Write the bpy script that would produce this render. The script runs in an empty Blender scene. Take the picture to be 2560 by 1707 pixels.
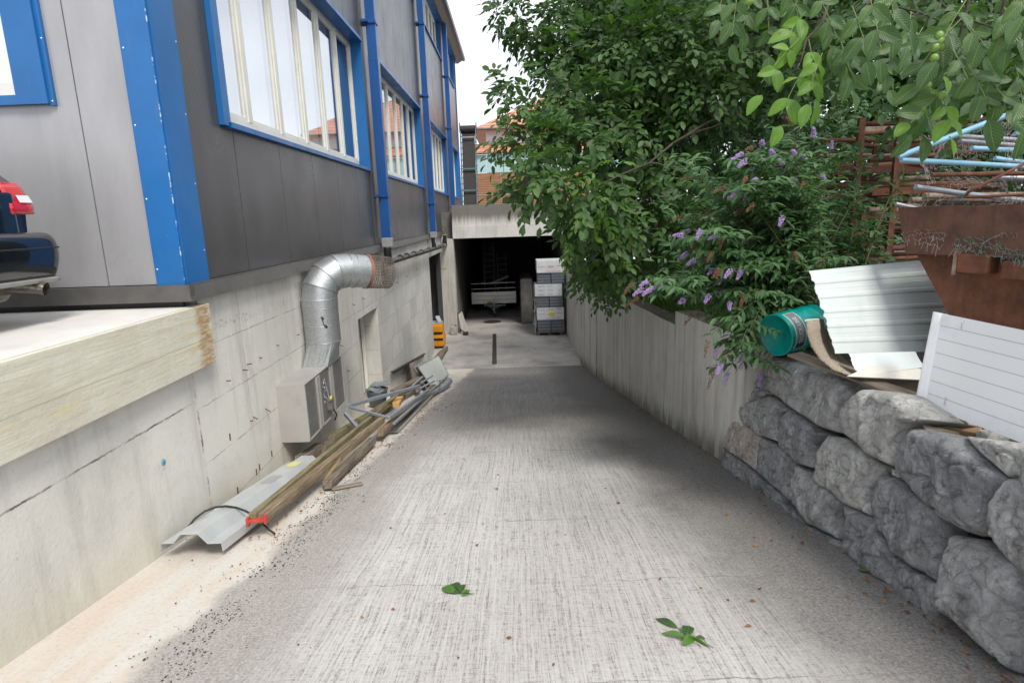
import bpy, bmesh, math, random
import numpy as np
from mathutils import Vector, Matrix, noise as mn
random.seed(7); rng = np.random.default_rng(7)
R = math.radians
SC = bpy.context.scene
COL = SC.collection
# ------------------------------------------------------------------ camera
F = 1496.; PITCH = R(11.8); ROLL = R(1.93); YAW = R(0.6)
fw = Vector((-math.sin(YAW)*math.cos(PITCH), math.cos(YAW)*math.cos(PITCH), -math.sin(PITCH)))
r0 = fw.cross(Vector((0, 0, 1))).normalized(); u0 = r0.cross(fw)
rt = r0*math.cos(ROLL) - u0*math.sin(ROLL); up = r0*math.sin(ROLL) + u0*math.cos(ROLL)
cam = bpy.data.cameras.new('camera'); co = bpy.data.objects.new('camera', cam); COL.objects.link(co)
cam.sensor_width = 36; cam.lens = F/2560*36; cam.clip_start = 0.05; cam.clip_end = 800
co.matrix_world = Matrix(((rt.x, up.x, -fw.x, 0), (rt.y, up.y, -fw.y, 0), (rt.z, up.z, -fw.z, 0), (0, 0, 0, 1)))
SC.camera = co
# ------------------------------------------------------------------ light
SUN_DIR = Vector((.30, -.55, .80)).normalized()      # towards the sun
elev = math.asin(SUN_DIR.z); azim = math.atan2(SUN_DIR.x, SUN_DIR.y)
w = bpy.data.worlds.new('World'); SC.world = w; w.use_nodes = True
wn = w.node_tree.nodes; wl = w.node_tree.links; wn.clear()
sky = wn.new('ShaderNodeTexSky'); sky.sky_type = 'NISHITA'; sky.sun_disc = False
sky.sun_elevation = elev; sky.sun_rotation = azim; sky.air_density = 1.0; sky.dust_density = 2.0
tc = wn.new('ShaderNodeTexCoord'); mp = wn.new('ShaderNodeMapping'); mp.inputs['Scale'].default_value = (1, 1, 2.2)
nz = wn.new('ShaderNodeTexNoise'); nz.inputs['Scale'].default_value = 2.0; nz.inputs['Detail'].default_value = 6
cr = wn.new('ShaderNodeValToRGB'); cr.color_ramp.elements[0].position = .35; cr.color_ramp.elements[1].position = .68
cr.color_ramp.elements[0].color = (4.9, 5.15, 5.6, 1); cr.color_ramp.elements[1].color = (7.3, 7.4, 7.6, 1)
mx = wn.new('ShaderNodeMix'); mx.data_type = 'RGBA'; mx.inputs['Factor'].default_value = .88
bg = wn.new('ShaderNodeBackground'); bg.inputs['Strength'].default_value = .10
wo = wn.new('ShaderNodeOutputWorld')
wl.new(tc.outputs['Generated'], mp.inputs['Vector']); wl.new(mp.outputs[0], nz.inputs['Vector']); wl.new(nz.outputs['Fac'], cr.inputs['Fac'])
wl.new(sky.outputs[0], mx.inputs[6]); wl.new(cr.outputs[0], mx.inputs[7]); wl.new(mx.outputs[2], bg.inputs['Color']); wl.new(bg.outputs[0], wo.inputs[0])
sun = bpy.data.lights.new('sun', 'SUN'); sun.energy = 1.5; sun.angle = R(18); sun.color = (1, .95, .87)
so = bpy.data.objects.new('sun', sun); COL.objects.link(so); so.rotation_euler = (-SUN_DIR).to_track_quat('-Z', 'Y').to_euler()
SC.view_settings.view_transform = 'Standard'; SC.view_settings.look = 'None'; SC.view_settings.gamma = 1
SC.view_settings.exposure = 1.08
SC.cycles.max_bounces = 6; SC.cycles.transparent_max_bounces = 8

def P(u, v, Y):
    d = fw + rt*((u-1280)/F) - up*((v-853.5)/F)
    return d*(Y/d.y)
def PX(u, v, X):
    d = fw + rt*((u-1280)/F) - up*((v-853.5)/F)
    return d*(X/d.x)
def rampz(y): return -1.79-.1486*y if y < 16.9 else -4.3

# ------------------------------------------------------------------ materials
class M:
    def __init__(s, name, rough=.6, metal=0, spec=.5, base=(.5, .5, .5)):
        s.m = bpy.data.materials.new(name); s.m.use_nodes = True; s.n = s.m.node_tree.nodes; s.l = s.m.node_tree.links
        s.b = s.n['Principled BSDF']; s.b.inputs['Roughness'].default_value = rough; s.b.inputs['Metallic'].default_value = metal
        s.b.inputs['Specular IOR Level'].default_value = spec; s.b.inputs['Base Color'].default_value = (*base, 1)
        s.pos = s.n.new('ShaderNodeNewGeometry').outputs['Position']; s._h = None
    def put(s, sock, v):
        if isinstance(v, bpy.types.NodeSocket): s.l.new(v, sock)
        elif isinstance(v, (tuple, list)): sock.default_value = (*v, 1) if len(v) == 3 and len(sock.default_value) == 4 else v
        else:
            try: sock.default_value = v
            except (TypeError, ValueError): sock.default_value = (v, v, v, 1)
    def obj(s): return s.n.new('ShaderNodeTexCoord').outputs['Object']
    def uv(s): return s.n.new('ShaderNodeUVMap').outputs[0]
    def map(s, v, sc=(1, 1, 1), loc=(0, 0, 0), rot=(0, 0, 0)):
        n = s.n.new('ShaderNodeMapping'); s.l.new(v, n.inputs[0]); n.inputs['Scale'].default_value = sc; n.inputs['Location'].default_value = loc; n.inputs['Rotation'].default_value = rot; return n.outputs[0]
    def noise(s, v, scale, detail=4, rough=.55, dist=0):
        n = s.n.new('ShaderNodeTexNoise'); s.l.new(v, n.inputs['Vector']); n.inputs['Scale'].default_value = scale; n.inputs['Detail'].default_value = detail
        n.inputs['Roughness'].default_value = rough; n.inputs['Distortion'].default_value = dist; return n.outputs['Fac']
    def vor(s, v, scale, feat='F1', out='Distance', rnd=1):
        n = s.n.new('ShaderNodeTexVoronoi'); n.feature = feat; s.l.new(v, n.inputs['Vector']); n.inputs['Scale'].default_value = scale; n.inputs['Randomness'].default_value = rnd; return n.outputs[out]
    def ramp(s, f, *st):
        n = s.n.new('ShaderNodeValToRGB'); s.l.new(f, n.inputs[0]); e = n.color_ramp.elements
        while len(e) < len(st): e.new(.5)
        for k, (p, c) in enumerate(st):
            e[k].position = p; e[k].color = (c, c, c, 1) if isinstance(c, (int, float)) else (*c, 1)
        return n.outputs[0]
    def mix(s, f, a, b, mode='MIX'):
        n = s.n.new('ShaderNodeMix'); n.data_type = 'RGBA'; n.blend_type = mode
        s.put(n.inputs[0], f); s.put(n.inputs[6], a); s.put(n.inputs[7], b); return n.outputs[2]
    def math(s, op, a, b=0., c=0.):
        n = s.n.new('ShaderNodeMath'); n.operation = op; s.put(n.inputs[0], a); s.put(n.inputs[1], b); s.put(n.inputs[2], c); return n.outputs[0]
    def sep(s, v): n = s.n.new('ShaderNodeSeparateXYZ'); s.l.new(v, n.inputs[0]); return n.outputs
    def island(s): return s.n.new('ShaderNodeNewGeometry').outputs['Random Per Island']
    def line(s, x, c, wd):   # 1 on the line x = c
        return s.math('LESS_THAN', s.math('ABSOLUTE', s.math('SUBTRACT', x, c)), wd)
    def step(s, x, a, b):
        n = s.n.new('ShaderNodeMapRange'); n.interpolation_type = 'SMOOTHSTEP'; s.put(n.inputs[0], x); n.inputs[1].default_value = a; n.inputs[2].default_value = b; return n.outputs[0]
    def col(s, c): s.put(s.b.inputs['Base Color'], c)
    def rgh(s, c): s.put(s.b.inputs['Roughness'], c)
    def bump(s, h, strength=.5, dist=.01):
        n = s.n.new('ShaderNodeBump'); n.inputs['Strength'].default_value = strength; n.inputs['Distance'].default_value = dist
        s.l.new(h, n.inputs['Height'])
        if s._h: s.l.new(s._h, n.inputs['Normal'])
        s._h = n.outputs[0]; s.l.new(s._h, s.b.inputs['Normal'])

def simple(name, c, rough=.6, metal=0, var=.12, scale=8, bump=0, spec=.5, dirt=None, dscale=3, damt=(.55, .7)):
    m = M(name, rough, metal, spec); p = m.pos
    n = m.noise(p, scale, 5)
    a = tuple(x*(1-var) for x in c); b = tuple(min(1, x*(1+var)) for x in c)
    col = m.ramp(n, (.3, a), (.7, b))
    if dirt: col = m.mix(m.ramp(m.noise(p, dscale, 7, .65), (damt[0], 0), (damt[1], 1)), col, dirt)
    m.col(col)
    if bump: m.bump(m.noise(p, scale*4, 5), bump, .01)
    return m.m

# --- ramp concrete, raked lengthways
m = M('ramp_concrete', .9, 0, .25); p = m.pos; X, Y, Z = m.sep(p)[:3]
wv = m.noise(p, 1.2, 3)
pw = m.n.new('ShaderNodeVectorMath'); pw.operation = 'ADD'; m.l.new(p, pw.inputs[0])
cx = m.n.new('ShaderNodeCombineXYZ'); m.put(cx.inputs[0], m.math('MULTIPLY', wv, .05)); m.l.new(cx.outputs[0], pw.inputs[1])
p2 = pw.outputs[0]
g1 = m.noise(m.map(p2, (70, 1.5, 1)), 1, 5, .75)
g2 = m.noise(m.map(p2, (160, 10, 1)), 1, 3, .7)
g3 = m.noise(m.map(p2, (7, 75, 1)), 1, 3, .7)
gr = m.noise(p, 95, 3, .7)
pit = m.noise(p, 38, 4, .75)
comb = m.math('ADD', m.math('MULTIPLY', g1, .31), m.math('ADD', m.math('MULTIPLY', g2, .20), m.math('ADD', m.math('MULTIPLY', g3, .13), m.math('ADD', m.math('MULTIPLY', gr, .16), m.math('MULTIPLY', pit, .18)))))
base = m.ramp(comb, (.39, (.15, .137, .125)), (.445, (.35, .335, .32)), (.478, (.50, .485, .468)), (.55, (.585, .57, .553)))
g4 = m.noise(m.map(p2, (110, .45, 1), (5, 2, 0)), 1, 2, .5)
base = m.mix(m.math('MULTIPLY', m.ramp(g4, (.56, 0), (.66, .35)), m.ramp(m.noise(p, 1.3, 4), (.35, .3), (.6, 1))), base, (.26, .245, .23))
base = m.mix(m.ramp(g4, (.34, .45), (.44, 0)), base, (.62, .605, .59))
big = m.noise(p, .55, 5, .6)
base = m.mix(m.ramp(big, (.38, .55), (.62, 0)), base, m.mix(1, base, (.68, .66, .64), 'MULTIPLY'))
# lower half of the ramp darkened: tree shade and dirt painted into the colour
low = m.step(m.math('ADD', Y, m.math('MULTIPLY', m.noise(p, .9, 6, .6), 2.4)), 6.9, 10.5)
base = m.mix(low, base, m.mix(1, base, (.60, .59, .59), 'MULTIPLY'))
# cross joints left by the screed
for yy, ww in ((2.42, .006), (3.45, .005), (4.55, .007), (5.65, .005), (6.9, .010), (8.35, .010), (11.3, .010), (14.2, .01)):
    jn = m.line(m.math('ADD', Y, m.math('MULTIPLY', m.noise(m.map(p, (3, 3, 1)), 2, 4), .10)), yy+.05, ww)
    base = m.mix(m.math('MULTIPLY', jn, m.ramp(m.noise(p, 3, 3), (.35, 0), (.6, .6))), base, (.14, .13, .12))
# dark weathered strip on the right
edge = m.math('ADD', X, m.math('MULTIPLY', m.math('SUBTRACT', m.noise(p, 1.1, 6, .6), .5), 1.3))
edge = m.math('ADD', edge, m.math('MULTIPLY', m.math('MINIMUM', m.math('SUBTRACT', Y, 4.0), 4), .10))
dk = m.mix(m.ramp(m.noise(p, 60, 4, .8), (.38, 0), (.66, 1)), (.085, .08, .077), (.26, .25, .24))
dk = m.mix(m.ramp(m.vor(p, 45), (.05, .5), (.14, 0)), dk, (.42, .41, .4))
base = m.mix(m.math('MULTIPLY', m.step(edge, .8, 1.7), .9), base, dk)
# grey band with black moss dots left of centre, then the pale smooth gutter strip
ledge = m.math('ADD', X, m.math('MULTIPLY', m.math('SUBTRACT', m.noise(p, 1.5, 5, .6), .5), .5))
lg = m.mix(m.ramp(m.noise(p, 70, 4, .8), (.38, 0), (.62, 1)), (.20, .185, .17), (.43, .40, .375))
base = m.mix(m.math('MULTIPLY', m.math('SUBTRACT', 1, m.step(ledge, -1.5, -1.05)), .8), base, lg)
gut = m.math('ADD', X, m.math('MULTIPLY', m.math('SUBTRACT', m.noise(p, 2.2, 5, .6), .5), .35))
gut = m.math('SUBTRACT', gut, m.math('MULTIPLY', m.math('SUBTRACT', Y, 3), .045))
gcol = m.mix(m.ramp(m.noise(m.map(p, (3, .5, 1)), 1.6, 5, .6), (.45, 0), (.62, .9)), (.60, .57, .53), (.58, .50, .42))
gcol = m.mix(m.ramp(m.noise(p, 40, 5, .7), (.5, 0), (.75, .6)), gcol, (.36, .31, .27))
base = m.mix(m.math('SUBTRACT', 1, m.step(gut, -2.02, -1.86)), base, gcol)
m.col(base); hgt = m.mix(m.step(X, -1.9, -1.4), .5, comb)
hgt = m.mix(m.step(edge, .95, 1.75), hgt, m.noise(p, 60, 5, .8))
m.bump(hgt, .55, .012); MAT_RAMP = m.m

# --- flat garage apron
m = M('floor_concrete', .88, 0, .3); p = m.pos
c = m.ramp(m.noise(p, .9, 7, .62), (.35, (.27, .255, .24)), (.5, (.40, .385, .365)), (.68, (.50, .48, .455)))
c = m.mix(m.ramp(m.noise(m.map(p, (1, 1, 1)), 5, 6, .7), (.60, 0), (.72, .75)), c, (.14, .105, .085))
c = m.mix(m.ramp(m.noise(p, 26, 4, .7), (.62, 0), (.72, .8)), c, (.07, .05, .045))
m.col(c); m.bump(m.noise(p, 30, 5), .3, .01); MAT_FLOOR = m.m

def concrete(name, a, b, stain=(.30, .29, .26), streak=(.22, .2, .17), amt=.5, joints=False, top=None, foot=None, grey=.4):
    m = M(name, .85, 0, .25); p = m.pos; X, Y, Z = m.sep(p)[:3]
    c = m.ramp(m.noise(p, .8, 7, .6), (.33, a), (.66, b))
    c = m.mix(m.ramp(m.noise(m.map(p, (3.2, 3.2, .35)), 1.6, 6, .6), (.52, 0), (.72, amt)), c, streak)
    c = m.mix(m.ramp(m.noise(p, 2.3, 7, .7), (.52, 0), (.72, grey)), c, stain)
    c = m.mix(m.ramp(m.noise(p, 24, 5, .75), (.60, 0), (.74, .45)), c, tuple(x*.45 for x in a))
    c = m.mix(m.ramp(m.vor(p, 17), (.03, .7), (.06, 0)), c, tuple(x*.4 for x in a))
    h = m.noise(p, 35, 6, .65)
    if top is not None:
        c = m.mix(m.math('MULTIPLY', m.step(m.math('ADD', Z, m.math('MULTIPLY', m.noise(m.map(p, (9, 9, .6)), 1.5, 5), .5)), top+.0, top+.38), .85), c, (.13, .12, .105))
    if foot is not None:
        f = m.math('SUBTRACT', m.math('ADD', Z, m.math('MULTIPLY', Y, .1486)), m.math('MULTIPLY', m.noise(m.map(p, (6, 6, 1)), 1.8, 5), .55))
        c = m.mix(m.math('MULTIPLY', m.math('SUBTRACT', 1, m.step(f, -2.1, -1.72)), .8), c, foot)
    if joints: c, h = joints(m, c, h, X, Y, Z, p)
    m.col(c); m.bump(h, .35, .012); return m
def jw(m, c, h, X, Y, Z, p):
    wob = m.math('MULTIPLY', m.math('SUBTRACT', m.noise(m.map(p, (1, 6, 6)), 1.5, 5, .7), .5), .035)
    zz = m.math('ADD', Z, wob); yy = m.math('ADD', Y, m.math('MULTIPLY', wob, 1.0))
    near = m.math('LESS_THAN', Y, 4.86); far = m.math('SUBTRACT', 1, near)
    l1 = m.math('MULTIPLY', near, m.line(zz, -1.455, .007))
    l2 = m.math('MULTIPLY', m.math('MULTIPLY', m.line(yy, 4.88, .014), m.ramp(m.noise(p, 9, 4, .7), (.40, 0), (.55, 1))), 1)
    fz = m.math('FRACT', m.math('DIVIDE', m.math('ADD', zz, 20.04), .5)); l3 = m.math('MULTIPLY', far, m.math('LESS_THAN', fz, .022))
    fy = m.math('FRACT', m.math('DIVIDE', yy, 1.17)); far2 = m.math('GREATER_THAN', Y, 5.5); l4 = m.math('MULTIPLY', far2, m.math('LESS_THAN', fy, .010))
    mk = m.ramp(m.noise(p, 4, 4, .7), (.40, .15), (.6, 1))
    # formwork panels differ slightly in tone
    cb = m.n.new('ShaderNodeCombineXYZ'); m.put(cb.inputs[0], m.math('FLOOR', m.math('DIVIDE', yy, 1.17))); m.put(cb.inputs[1], m.math('FLOOR', m.math('DIVIDE', m.math('ADD', zz, 20.04), .5)))
    wn_ = m.n.new('ShaderNodeTexWhiteNoise'); m.l.new(cb.outputs[0], wn_.inputs['Vector'])
    c = m.mix(m.math('MULTIPLY', m.math('MULTIPLY', m.step(Y, 8, 12), wn_.outputs['Value']), .35), c, m.mix(1, c, (.60, .60, .60), 'MULTIPLY'))
    # rough pour line under the cladding
    pz = m.math('ADD', Z, m.math('MULTIPLY', m.noise(m.map(p, (1, .5, 1)), 1.2, 3), .30))
    rough = m.math('MULTIPLY', m.math('MULTIPLY', m.line(pz, -.76, .045), m.math('GREATER_THAN', Y, 5.2)), m.ramp(m.noise(p, 30, 5, .8), (.50, 0), (.60, 1)))
    for l, cc, k in ((l1, (.17, .16, .14), 1), (l2, (.22, .17, .15), 1), (l3, (.25, .23, .20), .75), (l4, (.28, .26, .24), .6), (rough, (.28, .26, .21), .8)):
        c = m.mix(m.math('MULTIPLY', m.math('MULTIPLY', l, mk), k), c, cc)
    # rust and ochre bloom low down
    fb = m.math('ADD', m.math('ADD', Z, m.math('MULTIPLY', Y, .1486)), m.math('MULTIPLY', m.noise(p, 1.1, 5), 1.4))
    c = m.mix(m.math('MULTIPLY', m.math('SUBTRACT', 1, m.step(fb, -1.5, -.6)), .42), c, (.50, .44, .27))
    h = m.math('SUBTRACT', h, m.math('MULTIPLY', m.math('ADD', l1, m.math('ADD', l3, l4)), .5))
    return c, h
MAT_WALL = concrete('basement_concrete', (.56, .55, .51), (.70, .685, .64), stain=(.42, .415, .39), streak=(.33, .325, .30), amt=.5, joints=jw).m
# yellowish board-marked edge beam with a rust streak at its end
def jb(m, c, h, X, Y, Z, p):
    g = m.noise(m.map(p, (1, 1.2, 26)), 1.3, 5, .7)
    c = m.mix(m.ramp(g, (.42, 0), (.60, .45)), c, (.52, .49, .36))
    c = m.mix(m.ramp(m.noise(m.map(p, (1, .8, 3)), 2.0, 4), (.50, 0), (.66, .6)), c, (.50, .43, .36))
    c = m.mix(m.ramp(m.noise(m.map(p, (1, .7, 5), (3, 1, 2)), 1.6, 4), (.62, 0), (.74, .55)), c, (.66, .54, .24))
    ry = m.math('ADD', Y, m.math('MULTIPLY', m.math('SUBTRACT', m.noise(m.map(p, (1, 1, 3)), 6, 5, .75), .5), .25))
    rs = m.math('MULTIPLY', m.step(ry, 4.86, 4.98), m.math('SUBTRACT', 1, m.step(ry, 5.08, 5.16)))
    rs = m.math('MULTIPLY', rs, m.ramp(m.noise(m.map(p, (1, 2, 14)), 4, 5, .8), (.40, .25), (.55, 1)))
    c = m.mix(m.math('MULTIPLY', m.step(m.math('ADD', Y, m.math('MULTIPLY', g, .6)), 4.75, 5.15), m.ramp(g, (.48, 0), (.64, .5))), c, (.58, .45, .20))
    c = m.mix(m.math('MULTIPLY', rs, .85), c, (.34, .19, .07))
    ln = m.line(m.math('ADD', Z, m.math('MULTIPLY', m.noise(p, 2, 4), .02)), -.93, .004)
    c = m.mix(m.math('MULTIPLY', ln, .5), c, (.3, .27, .2))
    return c, m.math('ADD', h, g)
MAT_BEAM = concrete('edge_beam_concrete', (.58, .57, .47), (.68, .67, .58), stain=(.46, .45, .36), streak=(.5, .48, .38), amt=.3, joints=jb).m
MAT_SLAB = simple('slab_concrete', (.62, .60, .565), .85, var=.07, scale=2.5, bump=.15, dirt=(.45, .43, .39), dscale=1.4, damt=(.55, .8))
def jr(m, c, h, X, Y, Z, p):
    g = m.noise(m.map(p, (6, 6, .22)), 1.6, 4, .6)
    c = m.mix(m.ramp(g, (.48, 0), (.66, .4)), c, (.24, .23, .205))
    w2 = m.ramp(m.noise(m.map(p, (4, 4, .2), (4, 2, 0)), 1.4, 3), (.52, 0), (.66, .5)); c = m.mix(w2, c, (.50, .485, .45))
    return c, m.math('ADD', h, m.math('MULTIPLY', g, .5))
MAT_RETAIN = concrete('retaining_concrete', (.52, .51, .485), (.64, .63, .60), stain=(.31, .30, .27), streak=(.24, .22, .18), amt=.6, joints=jr, foot=(.10, .095, .07)).m
MAT_MOSSTOP = simple('mossy_concrete_top', (.12, .11, .085), .95, var=.4, scale=9, bump=.8, dirt=(.05, .07, .025), dscale=7)
MAT_PORTAL = concrete('portal_concrete', (.55, .545, .52), (.70, .69, .665), stain=(.42, .41, .38), streak=(.30, .29, .26), amt=.55, top=-.02).m
MAT_PILLAR = concrete('pillar_concrete', (.42, .41, .375), (.56, .545, .505), stain=(.33, .32, .28), streak=(.28, .26, .22), amt=.6).m
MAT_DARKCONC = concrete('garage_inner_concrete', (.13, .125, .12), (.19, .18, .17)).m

# --- cladding: fine ribbed metallic panels
def cladding(name, base, ribs='Y', metal=.3):
    m = M(name, .42, metal, .5); p = m.pos; X, Y, Z = m.sep(p)[:3]
    t = Y if ribs == 'Y' else X
    sn = m.math('SINE', m.math('MULTIPLY', t, 2*math.pi/.022))
    c = m.ramp(m.noise(m.map(p, (2, 2, .7)), 1.3, 5), (.3, tuple(x*.86 for x in base)), (.7, tuple(x*1.1 for x in base)))
    sp = m.ramp(m.vor(p, 9), (.018, 1), (.03, 0))
    lowz = m.math('SUBTRACT', 1, m.step(Z, -.3, 1.3))
    c = m.mix(m.math('MULTIPLY', m.math('MULTIPLY', sp, lowz), .8), c, (.62, .6, .57))
    c = m.mix(m.ramp(m.noise(m.map(p, (5, 5, .5)), 2, 5), (.58, 0), (.8, .15)), c, (.20, .19, .18))
    m.col(c); m.rgh(m.ramp(m.noise(p, 1.6, 4), (.3, .27), (.7, .38))); m.bump(sn, .10, .004); return m.m
MAT_CLAD = cladding('side_cladding', (.110, .110, .117), 'Y', .45)  # same panels as the end; dark tree reflections painted into the colour
MAT_CLAD2 = cladding('end_cladding', (.37, .37, .385), 'X', .2)
MAT_FLASH = simple('dark_flashing', (.15, .145, .14), .45, .5, var=.15, scale=5)
def bluem(name, c, chip=True):
    m = M(name, .34, 0, .5); p = m.pos
    b = m.ramp(m.noise(p, 1.6, 5), (.3, tuple(x*.86 for x in c)), (.7, tuple(x*1.1 for x in c)))
    if chip:
        Z = m.sep(p)[2]
        b = m.mix(m.math('MULTIPLY', m.ramp(m.vor(p, 11), (.02, 1), (.035, 0)), m.math('SUBTRACT', 1, m.step(Z, -.3, 1.0))), b, (.55, .6, .66))
        b = m.mix(m.ramp(m.noise(m.map(p, (4, 4, .6)), 3, 6, .7), (.58, 0), (.78, .35)), b, (.09, .15, .25))
    if chip:
        xx, yy = m.sep(p)[:2]; ed = m.math('MULTIPLY', m.line(xx, -2.722, .007), m.line(yy, 4.905, .007))
        b = m.mix(m.math('MULTIPLY', ed, m.ramp(m.noise(m.map(p, (1, 1, 2.5)), 3, 6, .75), (.5, 0), (.56, .9))), b, (.55, .62, .68))
    m.col(b); m.rgh(m.ramp(m.noise(p, 3, 4), (.3, .28), (.7, .46))); return m.m
MAT_BLUE = bluem('blue_metal', (.012, .125, .36))
MAT_BLUE2 = bluem('blue_downpipe', (.009, .08, .28))
MAT_SCREW = simple('screw', (.6, .65, .7), .4, .6)
MAT_FRAME = simple('window_frame_white', (.70, .69, .63), .45, var=.06, scale=4, dirt=(.5, .5, .42), dscale=4, damt=(.6, .8))
m = M('window_glass', .03); g = m.n.new('ShaderNodeBsdfGlossy'); g.inputs['Roughness'].default_value = .02; g.inputs['Color'].default_value = (.95, .97, 1, 1)
t = m.n.new('ShaderNodeBsdfTransparent'); t.inputs['Color'].default_value = (.86, .90, .90, 1)
fr = m.n.new('ShaderNodeFresnel'); fr.inputs['IOR'].default_value = 2.4; ms = m.n.new('ShaderNodeMixShader')
ms.inputs[0].default_value = .62; m.l.new(t.outputs[0], ms.inputs[1]); m.l.new(g.outputs[0], ms.inputs[2]); m.l.new(ms.outputs[0], m.n['Material Output'].inputs[0]); MAT_GLASS = m.m
MAT_BLIND = simple('white_blind', (.72, .73, .74), .7, var=.03)
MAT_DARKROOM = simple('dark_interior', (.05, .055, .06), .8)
MAT_BLACK = simple('black_plastic', (.018, .018, .019), .4, var=.2)
MAT_BLACKPIPE = simple('black_drain_pipe', (.045, .043, .042), .38, var=.25, scale=12, dirt=(.13, .125, .12), dscale=6)
m = M('galvanised_steel', .38, .85); p = m.pos
c = m.ramp(m.vor(p, 80, out='Color'), (.2, (.42, .44, .455)), (.8, (.54, .565, .58)))
c = m.mix(m.ramp(m.noise(m.map(p, (6, 6, 1)), 2, 6, .7), (.5, 0), (.75, .5)), c, (.36, .37, .37)); m.col(c)
m.rgh(m.ramp(m.vor(p, 80), (.1, .40), (.6, .50))); MAT_GALV = m.m
MAT_STEEL = simple('sheet_steel_grey', (.56, .58, .59), .38, .35, var=.08, scale=4)
MAT_STEELWARM = simple('brushed_steel_box', (.54, .52, .50), .40, .55, var=.06, scale=3, dirt=(.40, .38, .36), dscale=3)
MAT_ALU = simple('aluminium', (.62, .63, .64), .35, .75, var=.08)
MAT_GALVPIPE = simple('grey_steel_tube', (.36, .39, .44), .4, .5, var=.15, scale=14, dirt=(.20, .14, .10), dscale=12, damt=(.62, .75))
def rust(name, a, b, c3, sc=5):
    m = M(name, .85, .1, .25); p = m.pos
    c = m.ramp(m.noise(p, sc, 8, .68), (.30, a), (.52, b), (.75, c3)); 
    c = m.mix(m.ramp(m.noise(m.map(p, (7, 7, .8)), 1.7, 6, .7), (.48, 0), (.70, .7)), c, a)
    m.col(c); m.bump(m.noise(p, sc*9, 6, .7), .4, .008); return m.m
MAT_RUST = rust('rusty_plate', (.085, .040, .027), (.17, .072, .045), (.26, .11, .065))
MAT_RUSTDK = rust('rusty_plate_dark', (.075, .042, .034), (.14, .072, .052), (.20, .095, .062))
MAT_RUSTPIPE = rust('rusty_tube', (.075, .036, .026), (.15, .068, .045), (.25, .13, .085), 14)
MAT_RUSTRED = rust('red_oxide_tube', (.05, .028, .024), (.10, .045, .036), (.18, .085, .062), 9)
MAT_RUSTPALE = rust('pale_flaking_tube', (.15, .075, .05), (.28, .22, .17), (.42, .40, .36), 9)
MAT_LIGHTBLUE = simple('light_blue_paint', (.20, .42, .55), .5, var=.12, scale=10, dirt=(.25, .20, .15), dscale=14, damt=(.60, .72))
MAT_BRICKRED = simple('terracotta_ring', (.30, .12, .065), .7, var=.2, scale=10)
MAT_MESHRUST = simple('rusty_mesh_wire', (.20, .155, .13), .7, .3, var=.4, scale=20)
MAT_WIRE = simple('galvanised_wire', (.24, .22, .215), .5, .4, var=.3, scale=20)
MAT_WIREGREEN = simple('green_wire', (.06, .20, .175), .5, 0, var=.3, scale=20)
def wood(name, a, b, dark, wx=1.0):
    m = M(name, .85, 0, .25); o = m.obj()
    g = m.noise(m.map(o, (.8, 16, 16)), 1.6*wx, 6, .7, .4); g2 = m.noise(m.map(o, (2.0, 55, 55)), 1.6, 4, .7)
    c = m.ramp(m.math('ADD', m.math('MULTIPLY', g, .6), m.math('MULTIPLY', g2, .4)), (.38, dark), (.5, a), (.62, b))
    c = m.mix(m.ramp(m.noise(o, 2.2, 6), (.5, 0), (.7, .5)), c, dark)
    m.col(c); m.bump(g2, .6, .008); return m.m
MAT_WOOD = wood('weathered_timber', (.24, .185, .12), (.36, .29, .20), (.10, .07, .045))
MAT_WOODGREEN = wood('algae_timber', (.22, .19, .11), (.32, .28, .17), (.10, .085, .045))
MAT_WOODGREY = wood('grey_timber', (.20, .165, .13), (.31, .265, .22), (.075, .055, .042))
MAT_WOODNEW = wood('fresh_timber', (.62, .36, .13), (.72, .46, .2), (.45, .24, .08))
MAT_BOARD = wood('dirty_board', (.30, .20, .11), (.40, .28, .17), (.12, .075, .045))
MAT_REDPAINT = simple('red_paint', (.46, .055, .035), .4, var=.25, scale=14, dirt=(.2, .05, .04), dscale=12)
MAT_WHITE = simple('white_lacquer', (.83, .84, .86), .35, var=.02, scale=2, dirt=(.66, .68, .69), dscale=3, damt=(.55, .8))
MAT_WHITELINE = simple('panel_groove', (.42, .43, .45), .6)
MAT_PALE = simple('pale_mint_sheet', (.57, .63, .625), .42, 0, var=.05, scale=2, dirt=(.50, .56, .54), dscale=4, damt=(.5, .75))
MAT_PALEEDGE = simple('pale_beige_sheet', (.58, .56, .51), .5, var=.06)
MAT_TEAL = simple('teal_enamel', (.0, .29, .27), .22, var=.06, scale=3)
MAT_LABEL = simple('silver_label', (.20, .23, .24), .4, .2, var=.12, scale=8)
MAT_LABELTXT = simple('label_print', (.62, .68, .68), .5)
MAT_LABELDK = simple('label_splash', (.03, .03, .035), .6)
MAT_RIM = simple('lid_rim', (.0, .22, .2), .3)
MAT_CARTON = simple('white_foil_wrap', (.74, .76, .80), .35, var=.05, scale=6)
MAT_FOIL = simple('torn_plastic_film', (.66, .68, .70), .25, var=.1, scale=9)
MAT_REDTXT = simple('red_print', (.55, .03, .025), .6)
MAT_GREYTXT = simple('grey_print', (.32, .33, .35), .6)
MAT_LIME = simple('lime_sticker', (.50, .70, .02), .5)
MAT_YELLOW = simple('yellow_paint', (.60, .48, .02), .5)
MAT_ORANGE = simple('orange_machine_paint', (.72, .30, .015), .35, var=.1, dirt=(.4, .16, .02), dscale=8)
m = M('grey_insulation', .8); o = m.pos; z = m.sep(o)[2]
c = m.ramp(m.noise(o, 30, 4), (.3, (.10, .115, .14)), (.7, (.17, .185, .215))); m.col(c); MAT_GREYBLOCK = m.m
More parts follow.
